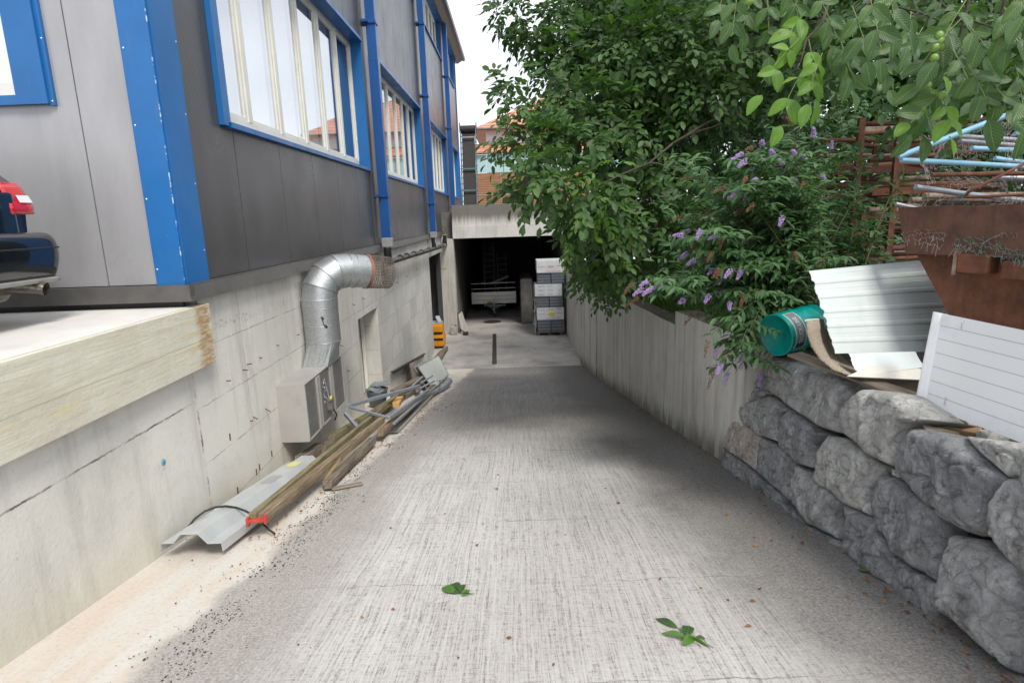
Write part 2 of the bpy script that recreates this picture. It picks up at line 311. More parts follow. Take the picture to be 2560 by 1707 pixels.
MAT_CANISTER = simple('dirty_canister', (.40, .37, .34), .5, var=.15, dirt=(.2, .17, .14), dscale=10)
MAT_GRATE = simple('iron_grate', (.085, .065, .055), .6, .4, var=.3, scale=14)
MAT_SOIL = simple('soil', (.085, .06, .042), .95, var=.45, scale=6, bump=1.0, dirt=(.03, .045, .015), dscale=2)
MAT_YARD = simple('yard_gravel', (.34, .32, .29), .95, var=.2, scale=9, bump=.6)
# car
m = M('car_paint', .16, .3); m.b.inputs['Coat Weight'].default_value = 1; m.b.inputs['Coat Roughness'].default_value = .04; m.col((.012, .014, .02)); MAT_CAR = m.m
MAT_CARBLK = simple('car_trim', (.012, .012, .013), .35)
m = M('tail_light_red', .12); m.b.inputs['Coat Weight'].default_value = 1; o = m.pos; Z = m.sep(o)[2]
m.col(m.mix(m.math('GREATER_THAN', m.math('SINE', m.math('MULTIPLY', Z, 500)), .2), (.62, .012, .02), (.42, .006, .012))); MAT_TAIL = m.m
m = M('tail_light_clear', .15); m.col((.72, .72, .74)); m.b.inputs['Coat Weight'].default_value = 1; MAT_TAILW = m.m
m = M('car_window', .05); m.col((.015, .018, .02)); m.b.inputs['Coat Weight'].default_value = 1; MAT_CARGL = m.m
MAT_CHROME = simple('exhaust_steel', (.45, .40, .35), .25, .9, var=.25, scale=20)
MAT_TYRE = simple('tyre_rubber', (.02, .02, .02), .85)
MAT_PLATE = simple('number_plate', (.72, .74, .72), .4)
# rock
def rock(name, a, b, d):
    m = M(name, .9, 0, .2); p = m.obj()
    wv = m.n.new('ShaderNodeTexNoise'); m.l.new(p, wv.inputs['Vector']); wv.inputs['Scale'].default_value = 3; wv.inputs['Detail'].default_value = 5
    vm = m.n.new('ShaderNodeVectorMath'); vm.operation = 'MULTIPLY_ADD'; m.l.new(wv.outputs['Color'], vm.inputs[0]); vm.inputs[1].default_value = (.22, .22, .22); m.l.new(p, vm.inputs[2]); q = vm.outputs[0]
    c = m.ramp(m.noise(q, 2.6, 10, .72, .3), (.30, d), (.42, a), (.62, b), (.76, tuple(min(1, x*1.15) for x in b)))
    c = m.mix(m.ramp(m.noise(m.map(q, (1, 2.2, .5), rot=(.5, 0, 0)), 4, 8, .78), (.50, 0), (.64, .75)), c, tuple(min(1, x*1.3) for x in b))
    c = m.mix(m.ramp(m.noise(q, 15, 8, .82), (.53, 0), (.62, .65)), c, tuple(x*.7 for x in d))
    c = m.mix(m.ramp(m.noise(q, 45, 4, .8), (.60, 0), (.68, .7)), c, tuple(min(1, x*1.4) for x in b))
    c = m.mix(m.ramp(m.noise(p, 1.7, 5), (.55, 0), (.75, .4)), c, (.19, .17, .14))
    cr_ = m.ramp(m.vor(q, 6, 'DISTANCE_TO_EDGE'), (.0, .3), (.03, 0)); c = m.mix(cr_, c, tuple(x*.5 for x in d))
    m.col(c)
    m.bump(m.vor(m.map(q, (1, 1.4, .8)), 5.5, 'F1'), .40, .08); m.bump(m.vor(q, 15, 'F1'), .5, .035)
    m.bump(m.noise(q, 10, 9, .78, .5), .7, .06); m.bump(m.noise(p, 70, 4, .8), .5, .012); return m.m
MAT_ROCK = [rock('limestone_grey', (.29, .29, .292), (.47, .47, .47), (.12, .12, .12)),
            rock('limestone_pale', (.38, .38, .365), (.56, .555, .54), (.17, .17, .16)),
            rock('limestone_dark', (.20, .205, .215), (.36, .365, .375), (.075, .075, .08)),
            rock('limestone_pink', (.42, .37, .34), (.54, .49, .45), (.17, .145, .13))]
# foliage
def leafm(name, a, b, c3, trans=.35, rough=.55, veins=False, back=None):
    m = M(name, rough, 0, .45); i = m.island(); p = m.pos
    col = m.ramp(i, (0, a), (.6, b), (1, c3))
    col = m.mix(m.ramp(m.noise(p, 1.1, 3), (.35, .0), (.65, .35)), col, m.mix(1, col, (.62, .70, .72), 'MULTIPLY'))
    if veins:
        U, V = m.sep(m.uv())[:2]
        av = m.math('ABSOLUTE', V)
        mid = m.math('LESS_THAN', av, .035)
        sd = m.math('GREATER_THAN', m.math('SINE', m.math('MULTIPLY', m.math('SUBTRACT', U, m.math('MULTIPLY', av, .30)), 62)), .93)
        col = m.mix(m.math('MULTIPLY', m.math('MAXIMUM', mid, m.math('MULTIPLY', sd, .55)), .55), col, (.28, .42, .10))
        col = m.mix(m.ramp(m.noise(p, 60, 4), (.66, 0), (.72, .7)), col, (.16, .10, .04))
        m.bump(m.math('SINE', m.math('MULTIPLY', m.math('SUBTRACT', U, m.math('MULTIPLY', av, .30)), 62)), .25, .002)
    m.col(col)
    t = m.n.new('ShaderNodeBsdfTranslucent'); m.l.new(m.mix(1, col, (1.5, 1.7, .55), 'MULTIPLY'), t.inputs[0])
    ms = m.n.new('ShaderNodeMixShader'); ms.inputs[0].default_value = trans
    m.l.new(m.b.outputs[0], ms.inputs[1]); m.l.new(t.outputs[0], ms.inputs[2]); m.l.new(ms.outputs[0], m.n['Material Output'].inputs[0]); return m.m
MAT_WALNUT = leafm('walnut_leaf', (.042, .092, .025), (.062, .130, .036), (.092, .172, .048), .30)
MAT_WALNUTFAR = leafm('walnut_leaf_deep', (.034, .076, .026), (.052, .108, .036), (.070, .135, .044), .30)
MAT_WALNUTNEAR = leafm('walnut_leaf_near', (.046, .100, .038), (.062, .128, .048), (.095, .165, .06), .34, .40, True)
MAT_FRESHNEAR = leafm('young_leaf_near', (.11, .24, .035), (.15, .30, .05), (.20, .36, .06), .45, .36, True)
MAT_FRESH = leafm('young_leaf', (.075, .17, .03), (.11, .23, .045), (.15, .28, .05), .4)
MAT_SMALL = leafm('small_leaf', (.048, .112, .050), (.068, .145, .066), (.09, .175, .08), .25)
MAT_BUD = leafm('butterfly_bush_leaf', (.05, .12, .045), (.075, .16, .06), (.12, .21, .10), .3, .55)
MAT_BARK = simple('bark', (.065, .052, .038), .9, var=.35, scale=12, bump=.8)
MAT_TWIG = simple('twig', (.13, .12, .07), .8, var=.2)
MAT_STALK = simple('green_stalk', (.13, .19, .05), .6, var=.2)
MAT_NUT = simple('green_walnut', (.17, .29, .055), .45, var=.15, scale=60)
MAT_FLOWER = simple('lilac_flower', (.40, .26, .54), .7, var=.35, scale=120)
MAT_DRY = simple('dried_flower', (.17, .085, .045), .9, var=.45, scale=90)
MAT_GRASS = leafm('grass_blade', (.05, .12, .02), (.08, .17, .03), (.13, .20, .05), .3)
MAT_MOSS = simple('dark_moss', (.040, .043, .022), .95, var=.5, scale=30)
MAT_LITTER = leafm('dead_leaf', (.10, .04, .02), (.20, .085, .035), (.32, .15, .06), .1, .8)
MAT_TILE = None
m = M('roof_tile', .75); p = m.obj(); X, Y, Z = m.sep(p)[:3]
c = m.ramp(m.noise(p, 2.0, 5), (.3, (.42, .17, .10)), (.7, (.60, .29, .19)))
c = m.mix(m.math('LESS_THAN', m.math('FRACT', m.math('MULTIPLY', Z, 3.2)), .16), c, (.18, .08, .055))
m.col(c); MAT_TILE = m.m
MAT_RENDER = simple('white_render', (.66, .66, .68), .8, var=.04)
m = M('timber_siding', .7); p = m.pos; Z = m.sep(p)[2]
c = m.ramp(m.noise(m.map(p, (.5, .5, 7)), 2, 5, .7), (.35, (.19, .09, .045)), (.65, (.36, .18, .09)))
c = m.mix(m.math('LESS_THAN', m.math('FRACT', m.math('MULTIPLY', Z, 6)), .12), c, (.10, .045, .025)); m.col(c); MAT_SIDING = m.m
MAT_AQUA = simple('aqua_glazing', (.36, .52, .53), .2, var=.05)
MAT_BELT = simple('conveyor_belt', (.020, .017, .016), .6, var=.3)
MAT_TEALFRAME = simple('teal_steel', (.12, .22, .26), .5, .2, var=.2)

# ------------------------------------------------------------------ mesh helpers
class MB:
    def __init__(s): s.v = []; s.f = []; s.mi = []; s.sm = []; s.uvs = None
    def add(s, vs, fs, mi=0, sm=False):
        b = len(s.v); s.v += [tuple(v) for v in vs]
        for f in fs: s.f.append([b+i for i in f]); s.mi.append(mi); s.sm.append(sm)
        return s
    def box(s, x0, x1, y0, y1, z0, z1, mi=0, M4=None, bev=0):
        if bev:
            bm = bmesh.new(); bmesh.ops.create_cube(bm, size=1)
            for v in bm.verts: v.co = Vector(((x0+x1)/2+v.co.x*(x1-x0), (y0+y1)/2+v.co.y*(y1-y0), (z0+z1)/2+v.co.z*(z1-z0)))
            bmesh.ops.bevel(bm, geom=bm.edges[:], offset=bev, segments=2, affect='EDGES', profile=.6)
            bm.verts.index_update(); vs = [v.co.copy() for v in bm.verts]; fs = [[v.index for v in f.verts] for f in bm.faces]; bm.free()
        else:
            vs = [Vector((x, y, z)) for x in (x0, x1) for y in (y0, y1) for z in (z0, z1)]
            fs = [(0, 1, 3, 2), (4, 6, 7, 5), (0, 4, 5, 1), (2, 3, 7, 6), (0, 2, 6, 4), (1, 5, 7, 3)]
        if M4 is not None: vs = [M4 @ v for v in vs]
        return s.add(vs, fs, mi)
    def bar(s, a, b, wd, ht, mi=0, upv=(0, 0, 1), bev=0):
        a, b = Vector(a), Vector(b); d = b-a; L = d.length; x = d.normalized(); z = Vector(upv); z = (z-x*z.dot(x)).normalized(); y = z.cross(x)
        Mx = Matrix((x, y, z)).transposed().to_4x4(); Mx.translation = a
        return s.box(0, L, -wd/2, wd/2, -ht/2, ht/2, mi, Mx, bev)
    def tube(s, pts, r, n=8, mi=0, cap=True, hollow=False):
        pts = [Vector(p) for p in pts]; k = len(pts); rr = r if isinstance(r, (list, tuple)) else [r]*k
        vs = []; prev = None
        for i in range(k):
            t = ((pts[min(i+1, k-1)]-pts[max(i-1, 0)])).normalized()
            if prev is None:
                a = Vector((0, 0, 1)) if abs(t.z) < .9 else Vector((0, 1, 0)); u = (a-t*a.dot(t)).normalized()
            else: u = (prev-t*prev.dot(t)).normalized()
            prev = u; v = t.cross(u)
            for j in range(n):
                an = 2*math.pi*j/n; vs.append(pts[i]+(u*math.cos(an)+v*math.sin(an))*rr[i])
        fs = [(i*n+j, i*n+(j+1) % n, (i+1)*n+(j+1) % n, (i+1)*n+j) for i in range(k-1) for j in range(n)]
        s.add(vs, fs, mi, True)
        if cap: s.add([vs[j] for j in range(n)], [list(range(n))[::-1]], mi); s.add([vs[(k-1)*n+j] for j in range(n)], [list(range(n))], mi)
        return s
    def prism(s, prof, y0, y1, mi=0, ax='y', M4=None):
        n = len(prof)
        def pt(a, b, t): return Vector((a, t, b)) if ax == 'y' else (Vector((t, a, b)) if ax == 'x' else Vector((a, b, t)))
        vs = [pt(a, b, y0) for a, b in prof]+[pt(a, b, y1) for a, b in prof]
        if M4 is not None: vs = [M4 @ v for v in vs]
        fs = [list(range(n))[::-1], [n+i for i in range(n)]]+[(i, (i+1) % n, n+(i+1) % n, n+i) for i in range(n)]
        return s.add(vs, fs, mi)
    def lathe(s, prof, n=24, M4=None, mi=0, sm=True):   # (r, h) about local z
        vs = []
        for r, h in prof:
            for j in range(n): a = 2*math.pi*j/n; vs.append(Vector((r*math.cos(a), r*math.sin(a), h)))
        if M4 is not None: vs = [M4 @ v for v in vs]
        k = len(prof); fs = [(i*n+j, i*n+(j+1) % n, (i+1)*n+(j+1) % n, (i+1)*n+j) for i in range(k-1) for j in range(n)]
        return s.add(vs, fs, mi, sm)
    def strip(s, prof, a, b, th, mi=0):   # thin folded sheet: profile points (list of Vector offsets) swept a->b
        a, b = Vector(a), Vector(b); n = len(prof); vs = []
        for base in (a, b):
            for q in prof: vs.append(base+Vector(q))
            for q in prof: vs.append(base+Vector(q)-Vector((0, 0, th)))
        fs = []
        for i in range(n-1):
            fs += [(i, i+1, 2*n+i+1, 2*n+i), (n+i+1, n+i, 3*n+i, 3*n+i+1), (i+1, i, n+i, n+i+1), (2*n+i, 2*n+i+1, 3*n+i+1, 3*n+i)]
        fs += [(0, 2*n, 3*n, n), (n-1, 2*n-1, 4*n-1, 3*n-1)]
        return s.add(vs, fs, mi)
    def build(s, name, mats, parent=None, M4=None, loc=None):
        me = bpy.data.meshes.new(name); off = Vector((0, 0, 0))
        if parent is not None and M4 is None and loc is None: off = world_loc(parent)
        if loc is not None: off = Vector(loc)
        me.from_pydata([(v[0]-off.x, v[1]-off.y, v[2]-off.z) for v in s.v], [], s.f)
        if not isinstance(mats, (list, tuple)): mats = [mats]
        for q in mats: me.materials.append(q)
        me.polygons.foreach_set('material_index', s.mi); me.polygons.foreach_set('use_smooth', s.sm); me.update()
        o = bpy.data.objects.new(name, me); COL.objects.link(o)
        if parent is not None: o.parent = parent
        if loc is not None: o.location = Vector(loc)-(world_loc(parent) if parent else Vector())
        if M4 is not None: o.matrix_local = M4
        return o
def world_loc(o):
    v = Vector()
    while o is not None: v += o.location; o = o.parent
    return v
def tag(o, label=None, cat=None, group=None, kind=None):
    if label: o['label'] = label
    if cat: o['category'] = cat
    if group: o['group'] = group
    if kind: o['kind'] = kind
    return o
def thing(name, label, cat, loc=(0, 0, 0), group=None):
    o = bpy.data.objects.new(name, None); COL.objects.link(o); o.location = loc; o.empty_display_size = .2; return tag(o, label, cat, group)
def solo(mb, name, mats, label, cat, group=None, loc=None): return tag(mb.build(name, mats, loc=loc), label, cat, group)
def npmesh(name, V, Fs, mat, parent=None, uv=None, smooth=True):
    """V (n,3) array, Fs list of (m,k) arrays"""
    me = bpy.data.meshes.new(name); off = world_loc(parent) if parent is not None else Vector()
    V = np.asarray(V, np.float32)-np.array(off, np.float32)
    me.vertices.add(len(V)); me.vertices.foreach_set('co', V.ravel())
    tot = sum(f.size for f in Fs); me.loops.add(tot); me.loops.foreach_set('vertex_index', np.concatenate([f.ravel() for f in Fs]).astype(np.int32))
    cnt = np.concatenate([np.full(len(f), f.shape[1], np.int32) for f in Fs]); st = np.concatenate([[0], np.cumsum(cnt)[:-1]]).astype(np.int32)
    me.polygons.add(len(cnt)); me.polygons.foreach_set('loop_start', st)
    me.polygons.foreach_set('use_smooth', np.full(len(cnt), smooth))
    me.materials.append(mat)
    if uv is not None:
        ul = me.uv_layers.new(name='UVMap'); idx = np.concatenate([f.ravel() for f in Fs]); ul.data.foreach_set('uv', uv[idx].astype(np.float32).ravel())
    me.update(calc_edges=True)
    o = bpy.data.objects.new(name, me); COL.objects.link(o)
    if parent is not None: o.parent = parent
    return o

# ------------------------------------------------------------------ ground
mb = MB(); ys = np.arange(-9.0, 16.91, .35); ys[-1] = 16.9; xs = [-2.9, -2.5, -2.1, -1.6, -1, -.3, .4, 1.1, 1.7, 2.2, 2.8]
vs = []; 
for y in ys:
    for x in xs:
        dip = -.035*max(0, min(1, (-x-1.9)/.6))*(1 if y < 15 else 0)
        vs.append((x, y, -1.79-.1486*y+dip))
n = len(xs); mb.add(vs, [(j*n+i, j*n+i+1, (j+1)*n+i+1, (j+1)*n+i) for j in range(len(ys)-1) for i in range(n-1)], 0, True)
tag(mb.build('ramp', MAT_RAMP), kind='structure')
mb = MB(); mb.box(-9, 2.4, 16.9, 41, -4.6, -4.302); tag(mb.build('garage_floor', MAT_FLOOR), kind='structure')
mb = MB(); mb.box(-60, -2.72, -60, 5.13, -1.16, -.65); tag(mb.build('pavement', MAT_SLAB), kind='structure')
mb = MB(); mb.box(-2.718, -2.675, -9, 5.15, -1.17, -.652, bev=.006)
solo(mb, 'edge_beam', MAT_BEAM, 'yellowish board-marked concrete edge band along the slab under the car, rust stained at its end', 'concrete beam')
# soil bank right of the ramp, behind the boulders and the concrete wall; rises to the deck behind
mb = MB(); N = 40; vs = []
gx = [2.42, 2.62, 3.0, 3.6, 4.5, 6, 9, 14, 30, 300]; gy = list(np.linspace(-2, 22.4, 34))
for y in gy:
    for i, x in enumerate(gx):
        if i == 0: vs.append((2.36 if y < 5.8 else 2.2-(y-5.8)*.027, y, -3.0 if y < 5 else -5)); continue
        z = -1.33 if y < 5.6 else -1.42-.02*(y-5.6)
        z += .09*mn.noise(Vector((x, y, 0)))+(.02*(x-2.6) if x < 12 else .2)
        if i == 1 and y > 5.6: x = 2.36-(y-5.8)*.025; z -= .08
        if i == 1 and y <= 5.6: x = 2.60; z -= .08
        vs.append((x, y, z))
n = len(gx); mb.add(vs, [(j*n+i, j*n+i+1, (j+1)*n+i+1, (j+1)*n+i) for j in range(len(gy)-1) for i in range(n-1)], 0, True)
tag(mb.build('soil_bank', MAT_SOIL), kind='structure')
mb = MB(); mb.box(2.45, 300, -300, -2.0, -3.2, -1.36); mb.box(-60, 2.45, -300, -9, -3.2, -.66); mb.box(-300, -60, -300, 300, -3, -.67)
mb.box(-60, 300, 41.2, 400, -3, .3); mb.box(2.5, 300, 22.95, 41.2, -1, .29); tag(mb.build('ground', MAT_YARD), kind='structure')
# ------------------------------------------------------------------ basement wall
bw = thing('basement_wall', 'pale cast concrete basement wall below the grey cladding, with a doorway and recess', 'wall', (-2.9, 8, -3))
mb = MB(); W0, W1 = -3.3, -2.76
mb.box(W0, W1, -9, 4.9, -5, -1.168); mb.box(W0, W1, 4.9, 5.135, -5, -1.168); mb.box(W0, W1, 5.135, 10.18, -5, -.5)
mb.box(W0, W1, 10.18, 11.69, -1.66, -.5); mb.box(W0, W1, 11.69, 19.2, -5, -.5); mb.box(W0, W1, 19.2, 22.45, -1.2, -.5)
mb.box(-3.35, W0, 10.0, 11.9, -5, -1.4)
mb.build('wall', MAT_WALL, bw)
mb = MB(); mb.box(-3.2, -3.12, 10.2, 11.66, -3.36, -1.68); mb.box(-3.12, -3.05, 10.95, 11.02, -3.4, -1.68); mb.box(-3.10, -3.04, 11.60, 11.67, -3.4, -1.68); fr_ = mb.build('frame', MAT_FRAME, bw)
mb = MB(); mb.box(-3.115, -3.10, 10.24, 10.95, -3.3, -1.7); mb.build('pane', MAT_DARKROOM, fr_)
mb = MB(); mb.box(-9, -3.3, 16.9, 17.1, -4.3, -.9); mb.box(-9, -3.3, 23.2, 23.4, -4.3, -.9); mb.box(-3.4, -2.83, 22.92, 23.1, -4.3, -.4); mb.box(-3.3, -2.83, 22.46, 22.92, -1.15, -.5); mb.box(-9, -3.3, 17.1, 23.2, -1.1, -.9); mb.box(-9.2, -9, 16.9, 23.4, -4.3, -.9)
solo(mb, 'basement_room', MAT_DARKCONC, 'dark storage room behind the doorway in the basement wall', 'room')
mb = MB(); mb.box(-2.95, -2.80, 22.2, 22.44, -4.3, -1.2); mb.build('door_jamb', MAT_DARKROOM, bw)
for (a, b) in [(1110, 690), (1210, 610), (1190, 635), (1270, 575), (1355, 515), (1455, 465), (1240, 865), (1225, 885), (1300, 825), (1125, 963), (1255, 1135), (1270, 1110), (1330, 1045), (1163, 1225)]:
    q = PX(a/1.96, 600+b/1.96, -2.76); mb = MB(); L = random.uniform(.035, .08) if b < 900 else .012
    mb.tube([q, q+Vector((L*.9, -L*.15, -L*random.uniform(-.2, .6)))], .0055, 5)
    if b > 900: mb = MB(); mb.bar(q-Vector((0, 0, .035)), q+Vector((0, .004, .03)), .014, .012, upv=(1, 0, 0))
    mb.build('rusty_spike', MAT_RUSTPIPE, bw)
for (u, v) in [(1015, 690), (1040, 672), (990, 705), (860, 700), (905, 745), (880, 760), (850, 862), (868, 925)]:
    q = PX(u, v, -2.76); mb = MB(); mb.tube([q, q+Vector((.05, -.01, -.02))], .006, 5); mb.build('rusty_spike', MAT_RUSTPIPE, bw)
q = PX(409, 1155, -2.757); mb = MB(); mb.lathe([(0, .003), (.022, .003), (.024, 0)], 16, Matrix.Translation(q) @ Matrix.Rotation(R(90), 4, 'Y')); mb.build('survey_disc', simple('cyan_disc', (.06, .35, .5), .4), bw)

# ------------------------------------------------------------------ industrial building
ib = thing('industrial_building', 'long industrial hall clad in grey metal panels with blue corner covers and strip windows', 'building', (-6, 5, -.6))
XC = -2.74; BY0, BY1 = 4.94, 32.0; PW = 1.167
wins = [(6.03, 11.72), (13.03, 18.72), (20.03, 25.72), (27.03, 30.9)]
lowz = (.98, 3.18); upz = (6.2, 7.6)
mb = MB()
ynodes = [BY0+.02+.06]
y = 6.17
edges = [5.02]+[6.17+PW*k for k in range(23) if 6.17+PW*k < BY1-.2]+[BY1]
for a, b in zip(edges[:-1], edges[1:]):
    g = .005; segs = [(-.455, 8.05)]
    cuts = []
    for w0, w1 in wins:
        cuts += [w0, w1]
    pts = sorted([a]+[c for c in cuts if a < c < b]+[b])
    for s0, s1 in zip(pts[:-1], pts[1:]):
        mid = (s0+s1)/2; inw = any(w0 < mid < w1 for w0, w1 in wins)
        l = s0+(g if s0 == a else 0); r_ = s1-(g if s1 == b else 0)
        zs = [(-.455, lowz[0]), (lowz[1], upz[0]), (upz[1], 7.95)] if inw else [(-.455, 4.6), (4.612, 7.95)]
        for z0, z1 in zs: mb.box(XC-.08, XC, l, r_, z0, z1)
mb.build('side_cladding', MAT_CLAD, ib)
# inner body of the hall behind the panels
mb = MB()
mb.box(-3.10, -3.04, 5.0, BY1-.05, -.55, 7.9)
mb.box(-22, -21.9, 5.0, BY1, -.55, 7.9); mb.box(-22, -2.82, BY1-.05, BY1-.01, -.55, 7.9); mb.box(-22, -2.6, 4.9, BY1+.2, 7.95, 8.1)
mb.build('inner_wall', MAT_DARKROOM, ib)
mb = MB(); g = .005
xe = [-2.955, -3.375, -4.54, -5.7, -6.87, -8.0, -9.2, -10.4, -11.6, -12.8, -14, -15.2, -16.4, -17.6, -18.8, -20, -22]
WX0, WX1, WZ0, WZ1 = -7.3, -3.62, 1.02, 3.2
for a, b in zip(xe[:-1], xe[1:]):
    pts = sorted([b]+[c for c in (WX0, WX1) if b < c < a]+[a])
    for s0, s1 in zip(pts[:-1], pts[1:]):
        l = s0+(g if s0 == b else 0); r_ = s1-(g if s1 == a else 0)
        for z0, z1 in ([(-.455, WZ0), (WZ1, 7.95)] if WX0 < (s0+s1)/2 < WX1 else [(-.455, 7.95)]): mb.box(l, r_, BY0, BY0+.08, z0, z1)
mb.build('end_cladding', MAT_CLAD2, ib)
mb = MB(); mb.box(-22, -2.9, BY0+.085, BY0+.1, -.5, WZ0); mb.box(-22, WX0, BY0+.085, BY0+.1, WZ0, 7.9); mb.box(WX1, -2.9, BY0+.085, BY0+.1, WZ0, 7.9); mb.build('joint_seal', MAT_ALU, ib)
mb = MB(); mb.box(-2.86, -2.845, 5.1, BY1, -.45, lowz[0]-.05); mb.build('joint_seal', MAT_ALU, ib)
# corner cover
mb = MB(); mb.box(-2.955, -2.722, 4.905, 4.938, -.475, 7.95); mb.box(-2.739, -2.712, 4.93, 5.29, -.47, 7.95)
mb.box(-2.962, -2.945, 4.915, 4.94, -.475, 7.95)
cc = mb.build('corner_cover', MAT_BLUE, ib)
def screw(p, ax, par):
    mb = MB(); mb.lathe([(0, .004), (.006, .003), (.008, 0)], 8, Matrix.Translation(p) @ Matrix.Rotation(R(90), 4, ax)); mb.build('screw', MAT_SCREW, par)
for k in range(5): screw((-2.935, 4.905, -.33+k*.56), 'X', cc)
for k in range(6): screw((-2.712, 5.265, -.2+k*.56), 'Y', cc)
# flashing
mb = MB(); mb.box(-22, -2.80, 4.97, 5.0, -.66, -.45); mb.build('gap_shade', MAT_BLACK, ib)  # added black strip stands in for the shade under the flashing
mb = MB(); mb.box(-2.78, -2.695, 4.9, BY1, -.475, -.462); mb.prism([(-2.71, -.475), (-2.695, -.475), (-2.672, -.60), (-2.70, -.60), (-2.72, -.58)], 4.881, BY1)
mb.box(-22, -2.68, 4.885, 4.955, -.60, -.462)
mb.build('base_flashing', MAT_FLASH, ib)
def window(w0, w1, z0, z1, npan, parent, X=XC, curtain=True, handles=True):
    mb = MB(); o = X+.055; e = .0
    # projecting blue surround: jambs, head, sill
    mb.box(-2.99, o, w0-.04, w0+.004, z0-.02, z1+.052); mb.box(X+.002, o+.0, w0-.13, w0-.04, z0-.05, z1+.06)
    mb.box(-2.99, o, w1-.004, w1+.04, z0-.02, z1+.052); mb.box(X+.002, X+.03, w1+.04, w1+.12, z0-.05, z1+.05)
    mb.box(-2.99, o+.03, w0+.004, w1-.004, z1-.004, z1+.05)
    mb.prism([(-2.99, z0+.03), (o+.01, z0-.01), (o+.01, z0-.06), (X+.004, z0-.06), (-2.99, z0-.06)], w0, w1)
    wf = mb.build('window', MAT_BLUE, parent)
    mb = MB(); fx0, fx1 = -2.945, -2.885; fh = .05
    zb, zt = z0+.035, z1
    mb.box(fx0, fx1, w0, w1, zb, zb+.09); mb.box(fx0, fx1, w0, w1, zt-.06, zt)
    ws = (w1-w0)/npan
    for k in range(npan+1):
        y = w0+k*ws; a = y-(.045 if k else 0); b = y+(.045 if k < npan else 0)
        mb.box(fx0-.002, fx1+.004, a, b, zb+.09, zt-.06)
    for k in range(npan):
        a = w0+k*ws+.045; b = w0+(k+1)*ws-.045
        mb.box(fx0+.01, fx1-.012, a, a+.05, zb+.09, zt-.06); mb.box(fx0+.01, fx1-.012, b-.05, b, zb+.09, zt-.06)
        mb.box(fx0+.01, fx1-.012, a+.05, b-.05, zb+.09, zb+.13); mb.box(fx0+.01, fx1-.012, a+.05, b-.05, zt-.10, zt-.06)
    mb.build('frame', MAT_FRAME, wf)
    mb = MB()
    for k in range(npan):
        a = w0+k*ws+.095; b = w0+(k+1)*ws-.095; t_ = random.uniform(-.003, .003)
        mb.add([(-2.92+t_, a, zb+.13), (-2.92-t_, b, zb+.13), (-2.92-t_, b, zt-.1), (-2.92+t_, a, zt-.1)], [(0, 1, 2, 3)])
    mb.build('pane', MAT_GLASS, wf)
    if curtain:
        mb = MB()
        for k in range(npan):
            if k in (0, npan-1) and npan > 3: continue
            a = w0+k*ws+.05; b = w0+(k+1)*ws-.05; mb.box(-3.02, -3.01, a, b, zb+random.choice((0, 0, .1)), zt-.03)
        mb.build('blind', MAT_BLIND, wf)
for (w0, w1), npn in zip(wins, (6, 6, 6, 4)):
    window(w0, w1, lowz[0], lowz[1], npn, ib); window(w0, w1, upz[0], upz[1], npn, ib)
# end facade window
mb = MB()
mb.box(WX1-.19, WX1+.05, BY0-.055, BY0+.2, WZ0-.05, WZ1+.05); mb.box(WX1+.05, WX1+.085, BY0-.03, BY0-.002, WZ0-.06, WZ1+.05); mb.box(WX0, WX1-.19, BY0-.05, BY0+.2, WZ0-.05, WZ0+.02); mb.box(WX0, WX1-.19, BY0-.05, BY0+.2, WZ1, WZ1+.05); mb.box(WX0-.05, WX0, BY0-.05, BY0+.2, WZ0-.05, WZ1+.05)
ew = mb.build('window', MAT_BLUE, ib)
mb = MB(); mb.box(WX0, WX1-.192, BY0+.0, BY0+.06, WZ0+.02, WZ0+.12); mb.box(WX0, WX1-.192, BY0, BY0+.06, WZ1-.07, WZ1)
for xx in (-4.9, -6.1): mb.box(xx-.04, xx+.04, BY0-.002, BY0+.062, WZ0+.12, WZ1-.07)
mb.build('frame', MAT_FRAME, ew)
mb = MB(); mb.add([(WX0, BY0+.04, WZ0+.12), (WX1-.19, BY0+.04, WZ0+.12), (WX1-.19, BY0+.04, WZ1-.07), (WX0, BY0+.04, WZ1-.07)], [(0, 1, 2, 3)]); mb.build('pane', MAT_GLASS, ew)
mb = MB(); mb.box(WX0, WX1-.19, BY0+.15, BY0+.16, WZ0, WZ1); mb.build('blind', MAT_BLIND, ew)
for k in range(3): screw((WX1+.068, BY0-.03, WZ0-.03+k*.45), 'X', ew)
# eaves
mb = MB(); mb.prism([(-2.74, 7.62), (-2.60, 7.60), (-2.36, 7.74), (-2.36, 7.98), (-2.74, 8.12)], 4.7, BY1+.4); ev = mb.build('eave', MAT_FLASH, ib)
mb = MB(); mb.prism([(-2.355, 7.72), (-2.24, 7.72), (-2.22, 7.86), (-2.24, 7.86), (-2.25, 7.74), (-2.355, 7.74)], 4.7, BY1+.45); mb.build('gutter', MAT_FLASH, ev)
mb = MB(); mb.box(-22, -2.74, 4.7, BY1+.4, 8.0, 8.15); mb.build('roof', MAT_FLASH, ib)
